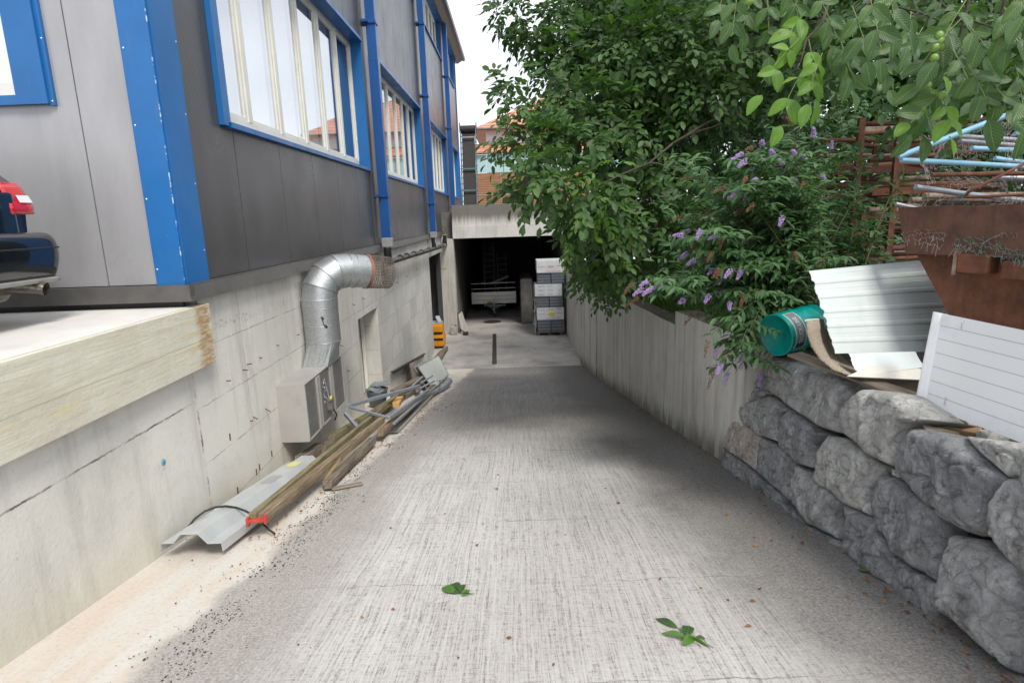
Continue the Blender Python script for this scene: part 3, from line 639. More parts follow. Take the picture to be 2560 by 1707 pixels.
# downpipes
for k, (yp, zb_) in enumerate(((12.2, -.36), (19.2, -.42), (26.0, -.45))):
    mb = MB(); mb.box(-2.66, -2.475, yp-.09, yp+.09, zb_, 3.0, bev=.008); mb.box(-2.657, -2.478, yp-.087, yp+.087, 2.98, 7.6, bev=.008)
    dp = mb.build('downpipe', MAT_BLUE2, ib)
    mb = MB(); mb.box(XC+.002, XC+.03, yp-.34, yp-.12, -.45, 7.6); mb.build('cover_strip', MAT_CLAD, dp)
    for zz in (.45, 3.6, 5.6):
        mb = MB(); mb.box(-2.74, -2.46, yp-.115, yp+.105, zz, zz+.055, bev=.004); mb.box(-2.74, -2.60, yp-.2, yp-.115, zz+.005, zz+.05); mb.build('bracket', MAT_BLUE2, dp)
    mb = MB(); mb.box(-2.668, -2.467, yp-.10, yp+.10, zb_-.16, zb_+.02, bev=.01); mb.lathe([(.075, -.2), (.075, 0)], 16, Matrix.Translation((-2.572, yp, zb_-.12))); mb.build('collar', MAT_GALV, dp)
mb = MB(); mb.box(-2.739, -2.70, BY1-.25, BY1, -.45, 7.6); mb.build('corner_cover', MAT_BLUE, ib)
# ------------------------------------------------------------------ black collecting pipe
dr = thing('drain_pipe', 'black plastic rain pipe slung along the basement wall under the blue downpipes', 'pipe', (-2.58, 12.2, -.8))
A = Vector((-2.575, 12.2, -.80)); B = Vector((-2.575, 22.48, -.97))
mb = MB(); mb.tube([A+Vector((0, -.02, .26)), A+Vector((0, -.02, .04)), A+Vector((0, .03, -.02)), A+Vector((0, .12, -.04))], .078, 16); mb.build('elbow', MAT_BLACK, dr)
mb = MB(); mb.tube([A+Vector((0, .05, -.03)), B], .062, 16); mb.build('pipe', MAT_BLACKPIPE, dr)
for t_ in (.12, .2, .3, .42, .55, .68, .8):
    q = A.lerp(B, t_); mb = MB(); mb.tube([q, q+(B-A).normalized()*.11], .070, 16); mb.build('socket', MAT_BLACKPIPE, dr)
q = A.lerp(B, .945); mb = MB(); mb.tube([q, q+Vector((0, .1, 0))], .068, 16); mb.build('green_clip', simple('mint_clip', (.25, .5, .42), .5), dr)
q = A.lerp(B, .68); mb = MB(); mb.tube([q+Vector((0, 0, .40)), q], .07, 14); mb.build('tee', MAT_BLACK, dr)
mb = MB(); mb.tube([(-2.575, 22.3, -.6), (-2.575, 22.3, -.97)], .07, 12); mb.build('tee', MAT_BLACK, dr)

# ------------------------------------------------------------------ garage portal
gp = thing('concrete_garage', 'concrete underpass garage at the foot of the ramp with a tall stained parapet', 'garage', (0, 22.5, -4.3))
mb = MB(); mb.box(-2.30, 1.80, 22.5, 22.95, -.30, .46, bev=.01); mb.box(-2.30, 2.2, 22.47, 22.96, -.745, -.302, bev=.008); mb.box(1.802, 12, 22.5, 22.95, -.30, .46, bev=.01); mb.build('parapet', MAT_PORTAL, gp)
mb = MB(); mb.box(-2.82, -2.545, 22.46, 22.9, -4.3, -.6, bev=.01); mb.box(-2.543, -2.29, 22.5, 22.95, -4.3, -.747, bev=.01); mb.build('pillar', MAT_PILLAR, gp)
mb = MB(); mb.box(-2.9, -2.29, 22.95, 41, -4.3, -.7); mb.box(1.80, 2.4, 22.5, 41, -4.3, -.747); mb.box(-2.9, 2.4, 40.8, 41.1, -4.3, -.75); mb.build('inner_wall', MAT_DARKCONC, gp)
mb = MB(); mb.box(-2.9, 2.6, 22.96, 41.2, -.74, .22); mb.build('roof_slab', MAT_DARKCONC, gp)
mb = MB(); q = P(1109, 670, 22.455); mb.box(q.x-.12, q.x+.12, 22.448, 22.458, q.z-.03, q.z+.01); mb.build('yellow_mark', MAT_YELLOW, gp)

# ------------------------------------------------------------------ retaining wall right (tall planks of board-formed concrete, three steps)
rw = thing('retaining_wall', 'grey board-marked concrete retaining wall curving down the right side of the ramp', 'wall', (2.1, 10, -3.5))
curve = [(5.72, 2.22), (8.0, 2.11), (10, 2.03), (12, 1.93), (14, 1.84), (16.9, 1.84), (22.47, 1.79)]
def cx_(y):
    for (a, xa), (b, xb) in zip(curve[:-1], curve[1:]):
        if y <= b: return xa+(xb-xa)*(y-a)/(b-a)
    return curve[-1][1]
segs = [((5.72, 7.93), lambda y: -1.235-.035*(y-5.72)), ((7.93, 13.2), lambda y: -1.50-.022*(y-8)), ((13.2, 22.46), lambda y: -1.98-.0*(y-13))]
for (a, b), zt in segs:
    mb = MB(); tp = MB(); y = a; k = 0
    while y < b-.02:
        wd = random.choice((.45, .62, .75, .35)) if a > 7 else random.choice((.5, .8, 1.1)); e = min(b, y+wd)
        if b-e < .2: e = b
        o = .012*(k % 2)-random.uniform(0, .008); x0, x1 = cx_(y)-o, cx_(e)-o
        V = []
        for yy, xx in ((y, x0), (e, x1)):
            for X_, Z_ in ((xx, -5.0), (xx, zt(yy)), (xx+.30, zt(yy)), (xx+.30, -5.0)): V.append((X_, yy, Z_))
        mb.add(V, [(0, 3, 2, 1), (4, 5, 6, 7), (0, 1, 5, 4), (2, 3, 7, 6)])
        tp.add([(x0, y, zt(y)+.002), (x1, e, zt(e)+.002), (x1+.3, e, zt(e)+.002), (x0+.3, y, zt(y)+.002)], [(0, 3, 2, 1)])
        y = e; k += 1
    sg = mb.build('wall_section', MAT_RETAIN, rw); tp.build('mossy_top', MAT_MOSSTOP, sg)

# ------------------------------------------------------------------ boulder wall
sw = thing('boulder_wall', 'dry retaining wall of big rough grey limestone boulders beside the ramp', 'stone wall', (2.4, 4, -2.5))
st = [([(440, 80), (560, 95), (625, 150), (600, 180), (590, 350), (520, 300), (425, 235)], 0, .10),
 ([(625, 150), (740, 155), (830, 240), (835, 265), (775, 310), (765, 430), (690, 410), (590, 350), (590, 250)], 0, .12),
 ([(900, 228), (1020, 240), (1180, 340), (1215, 370), (1110, 390), (1070, 430), (1060, 490), (1020, 590), (905, 530), (770, 420), (780, 310), (840, 260)], 1, .14),
 ([(1110, 400), (1210, 420), (1330, 450), (1560, 640), (1480, 905), (1400, 900), (1290, 840), (1110, 690), (1020, 600), (1070, 450)], 2, .17),
 ([(240, 230), (330, 200), (430, 240), (330, 300), (280, 355), (250, 330)], 0, .05),
 ([(300, 300), (430, 255), (520, 320), (480, 350), (475, 470), (430, 455), (380, 440), (290, 360)], 0, .09),
 ([(520, 310), (690, 430), (640, 480), (630, 590), (560, 570), (470, 480), (480, 360)], 2, .09),
 ([(230, 430), (255, 355), (300, 370), (390, 440), (375, 520), (370, 605), (300, 550), (210, 480)], 3, .08),
 ([(390, 445), (480, 490), (550, 560), (530, 610), (520, 735), (440, 660), (370, 600), (375, 500)], 2, .08),
 ([(700, 435), (780, 450), (960, 580), (900, 700), (915, 810), (800, 760), (630, 640), (640, 510)], 1, .12),
 ([(560, 575), (700, 680), (775, 740), (745, 800), (745, 915), (610, 840), (520, 720), (535, 620)], 0, .10),
 ([(960, 615), (1040, 640), (1260, 800), (1255, 980), (1215, 1115), (1060, 1010), (930, 850), (910, 730)], 2, .13),
 ([(775, 750), (915, 815), (930, 870), (1010, 980), (1000, 1130), (860, 1040), (760, 960)], 2, .07),
 ([(1000, 990), (1215, 1120), (1230, 1180), (1200, 1300), (1060, 1220), (990, 1130)], 2, .06),
 ([(1290, 890), (1400, 910), (1590, 1040), (1640, 1200), (1600, 1530), (1500, 1450), (1230, 1240), (1240, 1080), (1260, 960)], 0, .14),
 ([(1590, 630), (1500, 740), (1480, 900), (1573, 1020), (1740, 1150), (1900, 1000), (1850, 700)], 0, .15),
 ([(215, 490), (330, 580), (470, 700), (500, 800), (350, 700), (205, 610)], 2, .05),
 ([(470, 730), (560, 800), (610, 845), (740, 915), (760, 980), (600, 890), (500, 800)], 2, .03),
 ([(1330, 440), (1573, 470), (1850, 560), (1850, 690), (1590, 630), (1560, 640)], 1, .06),
 ([(985, 590), (1040, 600), (1035, 640), (990, 615)], 1, .03),
 ([(330, 190), (430, 100), (440, 230), (400, 235)], 2, .04)]
pn = Vector((1, 0, -.16)).normalized(); p0 = Vector((2.24, 5, -2.5)); pin = Vector((1, 0, .16)).normalized()
def wallpt(u, v):
    d = fw + rt*((u-1280)/F) - up*((v-853.5)/F); return d*(p0.dot(pn)/d.dot(pn))
def boulder(pts, mat, bulge, seed):
    out0 = -pn
    P3 = [wallpt(1700+x/1.829, 850+y/1.829) for x, y in pts]; c = sum(P3, Vector())/len(P3)
    # resample outline into NA points, smooth the corners
    NA = 84; L = [(P3[(i+1) % len(P3)]-P3[i]).length for i in range(len(P3))]; T = sum(L); ring = []
    for k in range(NA):
        s_ = T*k/NA; i = 0
        while s_ > L[i]: s_ -= L[i]; i += 1
        ring.append(P3[i].lerp(P3[(i+1) % len(P3)], s_/L[i]))
    ring = [c+(q-c)*.992 for q in ring]
    e1 = (ring[0]-c).normalized(); e2 = out0.cross(e1).normalized(); pr_ = random.Random(seed)
    planes = [(pr_.uniform(0, 6.28), pr_.uniform(.05, .55), pr_.uniform(.25, .75)) for _ in range(5)]; rm = max((q-c).length for q in ring)
    for _ in range(0): ring = [(ring[k-1]+ring[k]*2+ring[(k+1) % NA])/4 for k in range(NA)]
    out = -pn; NR = 24; vs = []; se = Vector((seed*3.7, seed*1.3, 0)); size = math.sqrt(T/8)
    for j in range(NR+1):
        t = j/NR
        for k in range(NA):
            q = c.lerp(ring[k], t*1.0)
            l_ = (q-c)/rm; ax_, ay_ = l_.dot(e1), l_.dot(e2)
            h = bulge*.75*min([1]+[1-max(0, ax_*math.cos(a_)+ay_*math.sin(a_)-o_)*s_*1.6 for a_, o_, s_ in planes])*(1-t**12)**.8+.03
            pl = 0
            for w_, f1 in ((.014, 2.4), (.014, 5.5), (.009, 12.0)):      # broken facets: quantised noise with short ramps
                a_ = mn.noise(q*f1+se)*2.2; fl_ = math.floor(a_*1.6); fr = a_*1.6-fl_; pl += w_*(fl_+min(1, fr*3.2))/1.6
            nn = pl+mn.fractal(q*9.0+se, .8, 2.1, 4)*.014
            fc = max(0, .02-abs(mn.noise(q*3.2-se))*.3)+max(0, .02-abs(mn.noise(q*7.2+se))*.2)
            vs.append(q+out*(h+nn*(1-t*.5)-fc))
    for dpt, shr in ((.10, .98), (.35, .85)):
        for k in range(NA): vs.append(c.lerp(ring[k], shr)-out*dpt)
    fs = [(j*NA+k, (j+1)*NA+k, (j+1)*NA+(k+1) % NA, j*NA+(k+1) % NA) for j in range(NR+2) for k in range(NA)]
    mb = MB(); mb.add(vs, fs, 0, True); mb.build('boulder', mat, sw, loc=c)
for i, (pts, mi, bl) in enumerate(st): boulder(pts, MAT_ROCK[mi], bl, i+1)
# boulders nearer than the frame edge carry the wall on
def blob(c, rx, ry, rz, mat, seed, parent, name='boulder'):
    mb = MB(); bm = bmesh.new(); bmesh.ops.create_icosphere(bm, subdivisions=4, radius=1)
    for v in bm.verts:
        q = v.co.copy(); q = Vector((math.copysign(abs(q.x)**.7, q.x)*rx, math.copysign(abs(q.y)**.7, q.y)*ry, math.copysign(abs(q.z)**.7, q.z)*rz))
        v.co = q*(1+.16*mn.fractal(q*2.5+Vector((seed, 0, 0)), 1, 2, 4))
    bm.verts.index_update(); mb.add([v.co+Vector(c) for v in bm.verts], [[v.index for v in f.verts] for f in bm.faces], 0, True); bm.free()
    return mb.build(name, mat, parent, loc=c)
for k in range(5):
    for j in range(2): blob((2.5+.06*j, 1.95-k*.85+.3*j, -1.95+.62*j+.10*k), .28, .44, .33, MAT_ROCK[k % 3], k*7+j, sw)

# ================================================================== OBJECTS
# ------------------------------------------------------------------ exhaust duct with mixing box
du = thing('exhaust_duct', 'galvanised exhaust duct rising from a wall box and bending out to a rusty wire cage', 'duct', (-2.6, 7.6, -2.47))
mb = MB(); mb.box(-2.759, -2.44, 6.52, 6.528, -2.47, -1.79); mb.box(-2.759, -2.44, 6.528, 8.05, -1.798, -1.79); mb.box(-2.759, -2.44, 6.528, 8.05, -2.47, -2.462)
mb.box(-2.759, -2.44, 8.042, 8.05, -2.462, -1.798); mb.box(-2.48, -2.455, 6.53, 8.04, -2.46, -1.80)
mb.build('box', MAT_STEELWARM, du)
mb = MB(); xs_ = -2.453
for (y0, y1) in ((6.54, 6.90), (7.06, 7.42), (7.58, 8.03)): mb.box(xs_-.002, xs_+.004, y0, y1, -2.44, -1.82)
mb.build('side_panel', simple('dull_steel_panel', (.27, .265, .26), .45, .6, var=.15, scale=9, dirt=(.5, .49, .47), dscale=26, damt=(.62, .68)), du)
for yy in (6.94, 7.02, 7.46, 7.54):
    mb = MB(); mb.box(-2.452, -2.425, yy-.018, yy+.018, -2.45, -1.81, bev=.003); mb.build('rail', MAT_STEELWARM, du)
for yy in (6.533, 8.03):
    mb = MB(); mb.box(-2.452, -2.434, yy-.012, yy+.012, -2.462, -1.80); mb.build('rail', MAT_STEELWARM, du)
mb = MB()
for k in range(9): mb.lathe([(0, .01), (.012+.006*random.random(), .009), (.02, 0)], 8, Matrix.Translation((-2.45, 7.22+random.uniform(-.05, .05), -1.93-.035*k)) @ Matrix.Rotation(R(90), 4, 'Y'))
mb.tube([(-2.44, 7.22, -1.9), (-2.42, 7.25, -2.1), (-2.40, 7.22, -2.2)], .008, 6)
mb.build('valve_fittings', simple('zinc_fittings', (.5, .55, .62), .25, .8, var=.3, scale=60), du)
mb = MB(); mb.box(-2.45, -2.38, 7.24, 7.34, -2.33, -2.17, bev=.012); ju = mb.build('junction_box', simple('grey_box', (.16, .15, .14), .6), du)
mb = MB(); mb.tube([(-2.39, 7.3, -2.32), (-2.36, 7.33, -2.42), (-2.40, 7.36, -2.5)], .010, 6); mb.build('cable', MAT_BLACK, ju)
mb = MB(); mb.lathe([(.028, 0), (.028, .02), (.0, .022)], 14, Matrix.Translation((-2.385, 7.22, -2.16)) @ Matrix.Rotation(R(90), 4, 'Y')); mb.build('yellow_ring', MAT_YELLOW, ju)
# square to round transition
mb = MB(); n = 24; cx, cy, r_ = -2.525, 7.60, .222; vs = []
sq = [(-2.745, 7.36), (-2.43, 7.36), (-2.43, 7.88), (-2.745, 7.88)]
for j in range(n):
    a = 2*math.pi*j/n+math.pi/4+math.pi; t = j/(n/4); i = int(t) % 4; f_ = t-int(t)
    p_, q_ = sq[i], sq[(i+1) % 4]; vs.append((p_[0]+(q_[0]-p_[0])*f_, p_[1]+(q_[1]-p_[1])*f_, -1.788))
for j in range(n): a = 2*math.pi*j/n+math.pi*1.25; vs.append((cx+r_*math.cos(a), cy+r_*math.sin(a), -1.50))
mb.add(vs, [(j, (j+1) % n, n+(j+1) % n, n+j) for j in range(n)]); mb.box(-2.755, -2.42, 7.35, 7.89, -1.79, -1.775)
mb.build('transition', MAT_GALV, du)
dax = Vector((.77, .62, -.13)).normalized(); base = Vector((cx, cy, -.95)); Rb = .38
def dpath(th): return base+(dax*(1-math.cos(th))+Vector((0, 0, 1))*math.sin(th))*Rb
mb = MB(); mb.tube([(cx, cy, -1.505), (cx, cy, -1.06)], r_, 40, cap=False); mb.tube([(cx, cy, -1.06), (cx, cy, -.95)], r_+.004, 40, cap=False); mb.build('straight_duct', MAT_GALV, du)
ths = [0, 22, 46, 70, 92]
def ringp(c, t, rad, n=40):
    a = Vector((-.62, .77, 0)).normalized(); b = t.cross(a).normalized(); return [c+(a*math.cos(2*math.pi*j/n)+b*math.sin(2*math.pi*j/n))*rad for j in range(n)]
def dtan(th): return (dax*math.sin(th)+Vector((0, 0, 1))*math.cos(th)).normalized()
for a, b in zip(ths[:-1], ths[1:]):
    ra, rb = R(a), R(b); v_ = ringp(dpath(ra), dtan(ra), r_+.002)+ringp(dpath(rb), dtan(rb), r_-.002)
    mb = MB(); mb.add(v_, [(j, (j+1) % 40, 40+(j+1) % 40, 40+j) for j in range(40)], 0, True); mb.build('elbow_segment', MAT_GALV, du)
def torus(c, t, rad, r2):
    p_ = ringp(c, t, rad, 40); mb = MB(); p_ = p_+[p_[0], p_[1]]; mb.tube(p_, r2, 6, cap=False); return mb
for th in (0, 22, 46, 70, 92): torus(dpath(R(th)), dtan(R(th)), r_+.003, .006).build('seam', MAT_GALV, du)
for z in (-1.06, -1.28, -1.502): torus(Vector((cx, cy, z)), Vector((0, 0, 1)), r_+.002, .004).build('seam', MAT_GALV, du)
e0 = dpath(R(92)); e1 = e0+dax*.27
mb = MB(); mb.tube([e0, e1], r_-.004, 40, cap=False); mb.build('mouth', MAT_GALV, du)
torus(e0+dax*.10, dax, r_, .005).build('seam', MAT_GALV, du)
mb = MB(); mb.tube([e1-dax*.005, e1+dax*.03], r_+.008, 40, cap=False); mb.tube([e1-dax*.005, e1+dax*.03], r_-.012, 40, cap=False); mb.build('terracotta_ring', MAT_BRICKRED, du)
mb = MB(); c0 = e1+dax*.03; nr = 34
for k in range(9): 
    p_ = [q+dax*(.006*math.sin(j*1.7+k)) for j, q in enumerate(ringp(c0+dax*(.038*k), dax, r_-.008+.004*math.sin(k*2), nr))]; mb.tube(p_+[p_[0]], .0035, 4, cap=False)
ra_ = ringp(c0, dax, r_-.004, nr); rb_ = ringp(c0+dax*.31, dax, r_-.01, nr)
for j in range(nr): mb.tube([ra_[j], ra_[j].lerp(rb_[j], .5)*1.0, rb_[j]], .0035, 4, cap=False)
for k in range(-5, 6):
    for dr_ in (0, 1):
        a = Vector((-.62, .77, 0)).normalized(); b = dax.cross(a).normalized(); (a, b) = (a, b) if dr_ else (b, a); o = k*.038; h_ = math.sqrt(max(0, r_*r_*.9-o*o)); cc_ = c0+dax*.31
        mb.tube([cc_+a*o-b*h_, cc_+a*o+b*h_], .0035, 4, cap=False)
mb.build('wire_cage', MAT_MESHRUST, du)
q = PX(811, 815, -2.33); mb = MB(); mb.tube([q+Vector((0, -.06, .10)), q+Vector((.02, -.06, 0))], .006, 6); mb.lathe([(0, .02), (.022, .018), (.024, 0)], 12, Matrix.Translation(q+Vector((0.0, -.07, .10))) @ Matrix.Rotation(R(60), 4, 'Y')); mb.lathe([(0, .02), (.022, .018), (.024, 0)], 12, Matrix.Translation(q+Vector((.03, -.06, 0))) @ Matrix.Rotation(R(60), 4, 'Y')); mb.build('damper_handle', MAT_BLACK, du)
mb = MB(); mb.bar((-2.62, 6.75, -2.47), (-2.62, 6.75, -2.88), .05, .05); mb.build('support_leg', MAT_GALV, du)

# ------------------------------------------------------------------ car (estate) on the slab, tail towards the ramp
car = thing('parked_car', 'dark blue-black estate car parked on the slab beside the grey facade', 'car', (-5.6, 3.55, -.65))
cy0, hw, xr = 3.60, .86, -3.40     # centre line, half width, rear end x
def cp(x, y, z): return (xr-x, cy0+y, -.65+z)
# body: lofted cross sections along the length (x from rear)
secs = [  # x, half width low, half width belt, z bottom, z belt(shoulder), z roof, half width roof
 (.06, .70, .74, .46, .93, .95, .70), (.14, .80, .80, .34, .95, 1.10, .66), (.32, .85, .83, .28, .96, 1.34, .60), (.60, .86, .845, .26, .97, 1.42, .585), (1.3, .86, .85, .24, .96, 1.46, .60),
 (2.3, .86, .85, .24, .94, 1.45, .60), (2.9, .86, .85, .24, .92, 1.28, .62), (3.35, .86, .84, .24, .90, .96, .70), (3.9, .84, .80, .26, .82, .84, .70), (4.35, .74, .70, .34, .66, .68, .60), (4.42, .60, .58, .40, .60, .62, .5)]
def loop(s_):
    x, wl_, wb, zb, zs, zr, wr = s_
    pts = [(0, zb), (wl_*.85, zb), (wl_, zb+.09), (wl_+.01, (zb+zs)/2), (wb, zs-.05), (wb-.025, zs), (wr+(wb-wr)*.45, (zs+zr)/2+.01), (wr, zr-.06), (wr-.12, zr-.012), (0, zr)]
    full = [(y, z) for y, z in pts]+[(-y, z) for y, z in pts[-2:0:-1]]
    return [cp(x, y, z) for y, z in full]
mb = MB(); L = [loop(s_) for s_ in secs]; n = len(L[0]); vs = [v for l in L for v in l]
fs = []
mi = []
for i in range(len(L)-1):
    for j in range(n):
        fs.append((i*n+j, i*n+(j+1) % n, (i+1)*n+(j+1) % n, (i+1)*n+j))
        mi.append(1 if ((j in (5, 6) or j in (n-7, n-6)) and 1 <= i <= 6) else 0)
b = len(mb.v); mb.v += vs
for f, k in zip(fs, mi): mb.f.append(list(f)); mb.mi.append(k); mb.sm.append(True)
mb.add(L[0], [list(range(n))], 0)
bo = mb.build('body', [MAT_CAR, MAT_CARGL], car)
ms_ = bo.modifiers.new('sub', 'SUBSURF'); ms_.levels = ms_.render_levels = 2
# rear hatch with window
mb = MB(); mb.add([cp(.055, -.66, .93), cp(.055, .66, .93), cp(.30, .55, 1.36), cp(.30, -.55, 1.36)], [(0, 1, 2, 3)]); mb.build('rear_window', MAT_CARGL, car)
mb = MB(); mb.box(*sorted((xr-.055, xr-.02)), cy0-.60, cy0+.60, -.65+.60, -.65+.92, bev=.02); mb.build('tailgate', MAT_CAR, car)
# bumper: rounded shell swept round the tail
def bump_path(off, z):
    pts = []
    for k in range(25):
        t = -1+2*k/24; y = math.copysign(min(abs(t)*1.35, 1), t); a = max(0, abs(t)*1.35-.72)/.63
        yy = math.copysign((.86+off)*min(1, .72*0+1 if False else 1)*math.sin(min(1, abs(t)*1.15)*math.pi/2)**.75, t); xx = -.06-off+.62*max(0, abs(t)-.62)**1.6*3.4*.55
        pts.append(cp(xx, yy, z))
    return pts
prof = [(-.12, .645), (-.05, .66), (-.01, .63), (.01, .56), (.005, .44), (-.02, .33), (-.07, .29)]
mb = MB(); rows = [bump_path(o, z) for o, z in prof]; k = 25
mb.add([v for r_w in rows for v in r_w], [(i*k+j, i*k+j+1, (i+1)*k+j+1, (i+1)*k+j) for i in range(len(rows)-1) for j in range(k-1)], 0, True)
bp = mb.build('bumper', MAT_CAR, car); ms_ = bp.modifiers.new('sub', 'SUBSURF'); ms_.levels = ms_.render_levels = 1
mb = MB(); mb.tube(bump_path(.006, .54), .006, 6, cap=False); mb.build('bumper_trim', MAT_CARBLK, bp)
mb = MB(); mb.tube(bump_path(-.02, .315), .018, 6, cap=False); mb.build('lip_reflection', simple('pale_reflection', (.32, .31, .29), .35, .4), bp)  # pale strip stands in for the beige reflection along the bumper's bottom
for sgn in (1, -1):
    mb = MB(); nseg = 8; V = []
    for zi, zz in enumerate((.775, .82, .86, .90, .95, .99)):
        for k in range(nseg+1):
            t = k/nseg; y = .55+.28*t-max(0, zz-.87)*.35*t; x = .015+.22*max(0, t-.70)**1.5*4.0+max(0, zz-.84)*.35; V.append(cp(x, sgn*y, zz))
    fr_ = [(i*(nseg+1)+k, i*(nseg+1)+k+1, (i+1)*(nseg+1)+k+1, (i+1)*(nseg+1)+k) for i in range(5) for k in range(nseg)]
    mb.add(V, fr_, 0, True); tl = mb.build('tail_light', MAT_TAIL, car); so_ = tl.modifiers.new('solid', 'SOLIDIFY'); so_.thickness = .03
    mb = MB(); V = []
    for zz in (.855, .905):
        for k in range(9):
            t = .28+.55*k/8; y = .55+.28*t-max(0, zz-.87)*.35*t; x = .008+.22*max(0, t-.70)**1.5*4.0+max(0, zz-.84)*.35; V.append(cp(x, sgn*(y+.006), zz))
    mb.add(V, [(k, k+1, 10+k, 9+k) for k in range(8)], 0, True); mb.build('clear_lens', MAT_TAILW, tl)
e_ = Vector(cp(.02, .60, .275)); mb = MB(); mb.tube([e_+Vector((-.35, -.05, .02)), e_, e_+Vector((.09, .015, -.02))], [.036, .040, .045], 20, cap=False); mb.tube([e_+Vector((-.1, 0, 0)), e_+Vector((.088, .015, -.02))], .037, 20, cap=False)
ex = mb.build('exhaust_tip', MAT_CHROME, car)
mb = MB(); mb.lathe([(0, 0), (.036, 0)], 20, Matrix.Translation(e_+Vector((.0, 0, 0))) @ Matrix.Rotation(R(90), 4, 'Y')); mb.build('exhaust_bore', MAT_CARBLK, ex)
mb = MB(); mb.lathe([(0, -.3), (.10, -.28), (.12, 0), (.10, .28), (0, .3)], 16, Matrix.Translation(cp(.35, .42, .26)) @ Matrix.Rotation(R(90), 4, 'X')); mb.build('silencer', MAT_CHROME, car)
mb = MB(); mb.box(*sorted((xr+.085, xr+.098)), cy0-.26, cy0+.26, -.65+.545, -.65+.625, bev=.003); mb.build('number_plate', MAT_PLATE, car)
for xw, sgn in ((.85, 1), (.85, -1), (3.45, 1), (3.45, -1)):
    T = Matrix.Translation(cp(xw, sgn*.77, .31)) @ Matrix.Rotation(R(90), 4, 'X')
    mb = MB(); mb.lathe([(.20, -.09), (.29, -.095), (.31, -.07), (.31, .07), (.29, .095), (.20, .09)], 28, T); wh = mb.build('wheel', MAT_TYRE, car)
    mb = MB(); mb.lathe([(0, -.07), (.06, -.075), (.19, -.06), (.205, -.085)], 20, T); mb.lathe([(0, .07), (.06, .075), (.19, .06), (.205, .085)], 20, T); mb.build('rim', MAT_ALU, wh)

# ------------------------------------------------------------------ stuff lying along the left wall
def above(x, y, h): return Vector((x, y, rampz(y)+h))
def beam(name, a, b, wd, ht, mat, label, cat='timber beam', group='old timbers along the basement wall', twist=0):
    a, b = Vector(a), Vector(b); d = b-a; L = d.length; x = d.normalized(); z = Vector((0, 0, 1)); z = (z-x*z.dot(x)).normalized(); y = z.cross(x)
    Mx = (Matrix((x, y, z)).transposed().to_4x4()) @ Matrix.Rotation(twist, 4, 'X'); Mx.translation = a
    bm = bmesh.new(); bmesh.ops.create_cube(bm, size=1)
    for v in bm.verts: v.co = Vector(((v.co.x+.5)*L, v.co.y*wd, v.co.z*ht))
    es = [e for e in bm.edges if abs((e.verts[0].co-e.verts[1].co).normalized().x) > .9]
    bmesh.ops.subdivide_edges(bm, edges=es, cuts=10)
    bmesh.ops.bevel(bm, geom=[e for e in bm.edges if len(e.link_faces) == 2 and e.calc_face_angle() > 1], offset=.005, segments=1, affect='EDGES')
    for v in bm.verts:
        q = v.co; s_ = Vector((q.x*2, a.x*9, a.y*5)); v.co += Vector((0, mn.noise(s_)*.009*min(1, L/2.5), mn.noise(s_+Vector((0, 4, 0)))*.008*min(1, L/2.5)))+Vector((0, mn.noise(q*20)*.002, mn.noise(q*22)*.002))
    bm.verts.index_update(); mb = MB(); mb.add([v.co.copy() for v in bm.verts], [[v.index for v in f.verts] for f in bm.faces]); bm.free()
    o = mb.build(name, mat); o.matrix_world = Mx; return tag(o, label, cat, group)
def bz(u, v, h):   # point at height h above the ramp on the sight line of a pixel
    d = fw + rt*((u-1280)/F) - up*((v-853.5)/F); n_ = Vector((0, .1486, 1)); return d*((-1.79+h)/d.dot(n_))
# folded trapezoid flashing
a = above(-2.70, 4.02, .02); b = above(-2.70, 6.28, .03); dx = Vector((.075, 0, 0))
mb = MB(); pr = [(0, 0, .02), (.01, 0, .085), (.10, 0, .085), (.165, 0, .155), (.29, 0, .155), (.355, 0, .075), (.455, 0, .075), (.46, 0, .01)]
mb.strip([(x, y_, z+.0) for x, y_, z in pr], a, b+dx, .003)
fl = solo(mb, 'folded_flashing', MAT_STEEL, 'long folded grey sheet-metal flashing lying against the wall nearest the camera', 'metal sheet')
mb = MB(); q0, q1 = a.lerp(b+dx, .80), a.lerp(b+dx, .88); mb.add([q0+Vector((.17, 0, .1575)), q0+Vector((.285, 0, .1575)), q1+Vector((.285, 0, .1575)), q1+Vector((.17, 0, .1575))], [(0, 1, 2, 3)]); mb.build('yellow_label', simple('pale_yellow_label', (.62, .60, .22), .6), fl)
mb = MB(); q0, q1 = a.lerp(b+dx, .55), a.lerp(b+dx, .66); mb.add([q0+Vector((.17, 0, .1575)), q0+Vector((.285, 0, .1575)), q1+Vector((.285, 0, .1575)), q1+Vector((.17, 0, .1575))], [(0, 1, 2, 3)]); mb.build('faded_label', MAT_ALU, fl)
mb = MB(); mb.tube([above(-2.72, 4.42, .07), above(-2.68, 4.47, .13), above(-2.62, 4.52, .175), above(-2.55, 4.56, .195), above(-2.47, 4.58, .195), above(-2.38, 4.57, .182), above(-2.29, 4.53, .165), above(-2.21, 4.49, .14), above(-2.13, 4.45, .09), above(-2.06, 4.41, .04), above(-2.0, 4.38, .012)], .009, 8)
solo(mb, 'black_cable', MAT_BLACK, 'bent black cable lying across the folded grey flashing', 'cable')
beam('timber_beam', bz(630, 1293, .17), bz(1000, 985, .28), .055, .075, MAT_WOODGREEN, 'long mossy timber with a grooved top, the left one of the pair ending in a red clamp')
beam('timber_beam', bz(656, 1295, .14), bz(955, 1050, .22), .085, .09, MAT_WOOD, 'thick long weathered timber, the right one of the pair ending in a red clamp')
beam('timber_beam', bz(818, 1213, .06), bz(932, 1100, .08), .085, .085, MAT_WOODGREY, 'short dark grey timber lying lowest, right under the clamped pair')
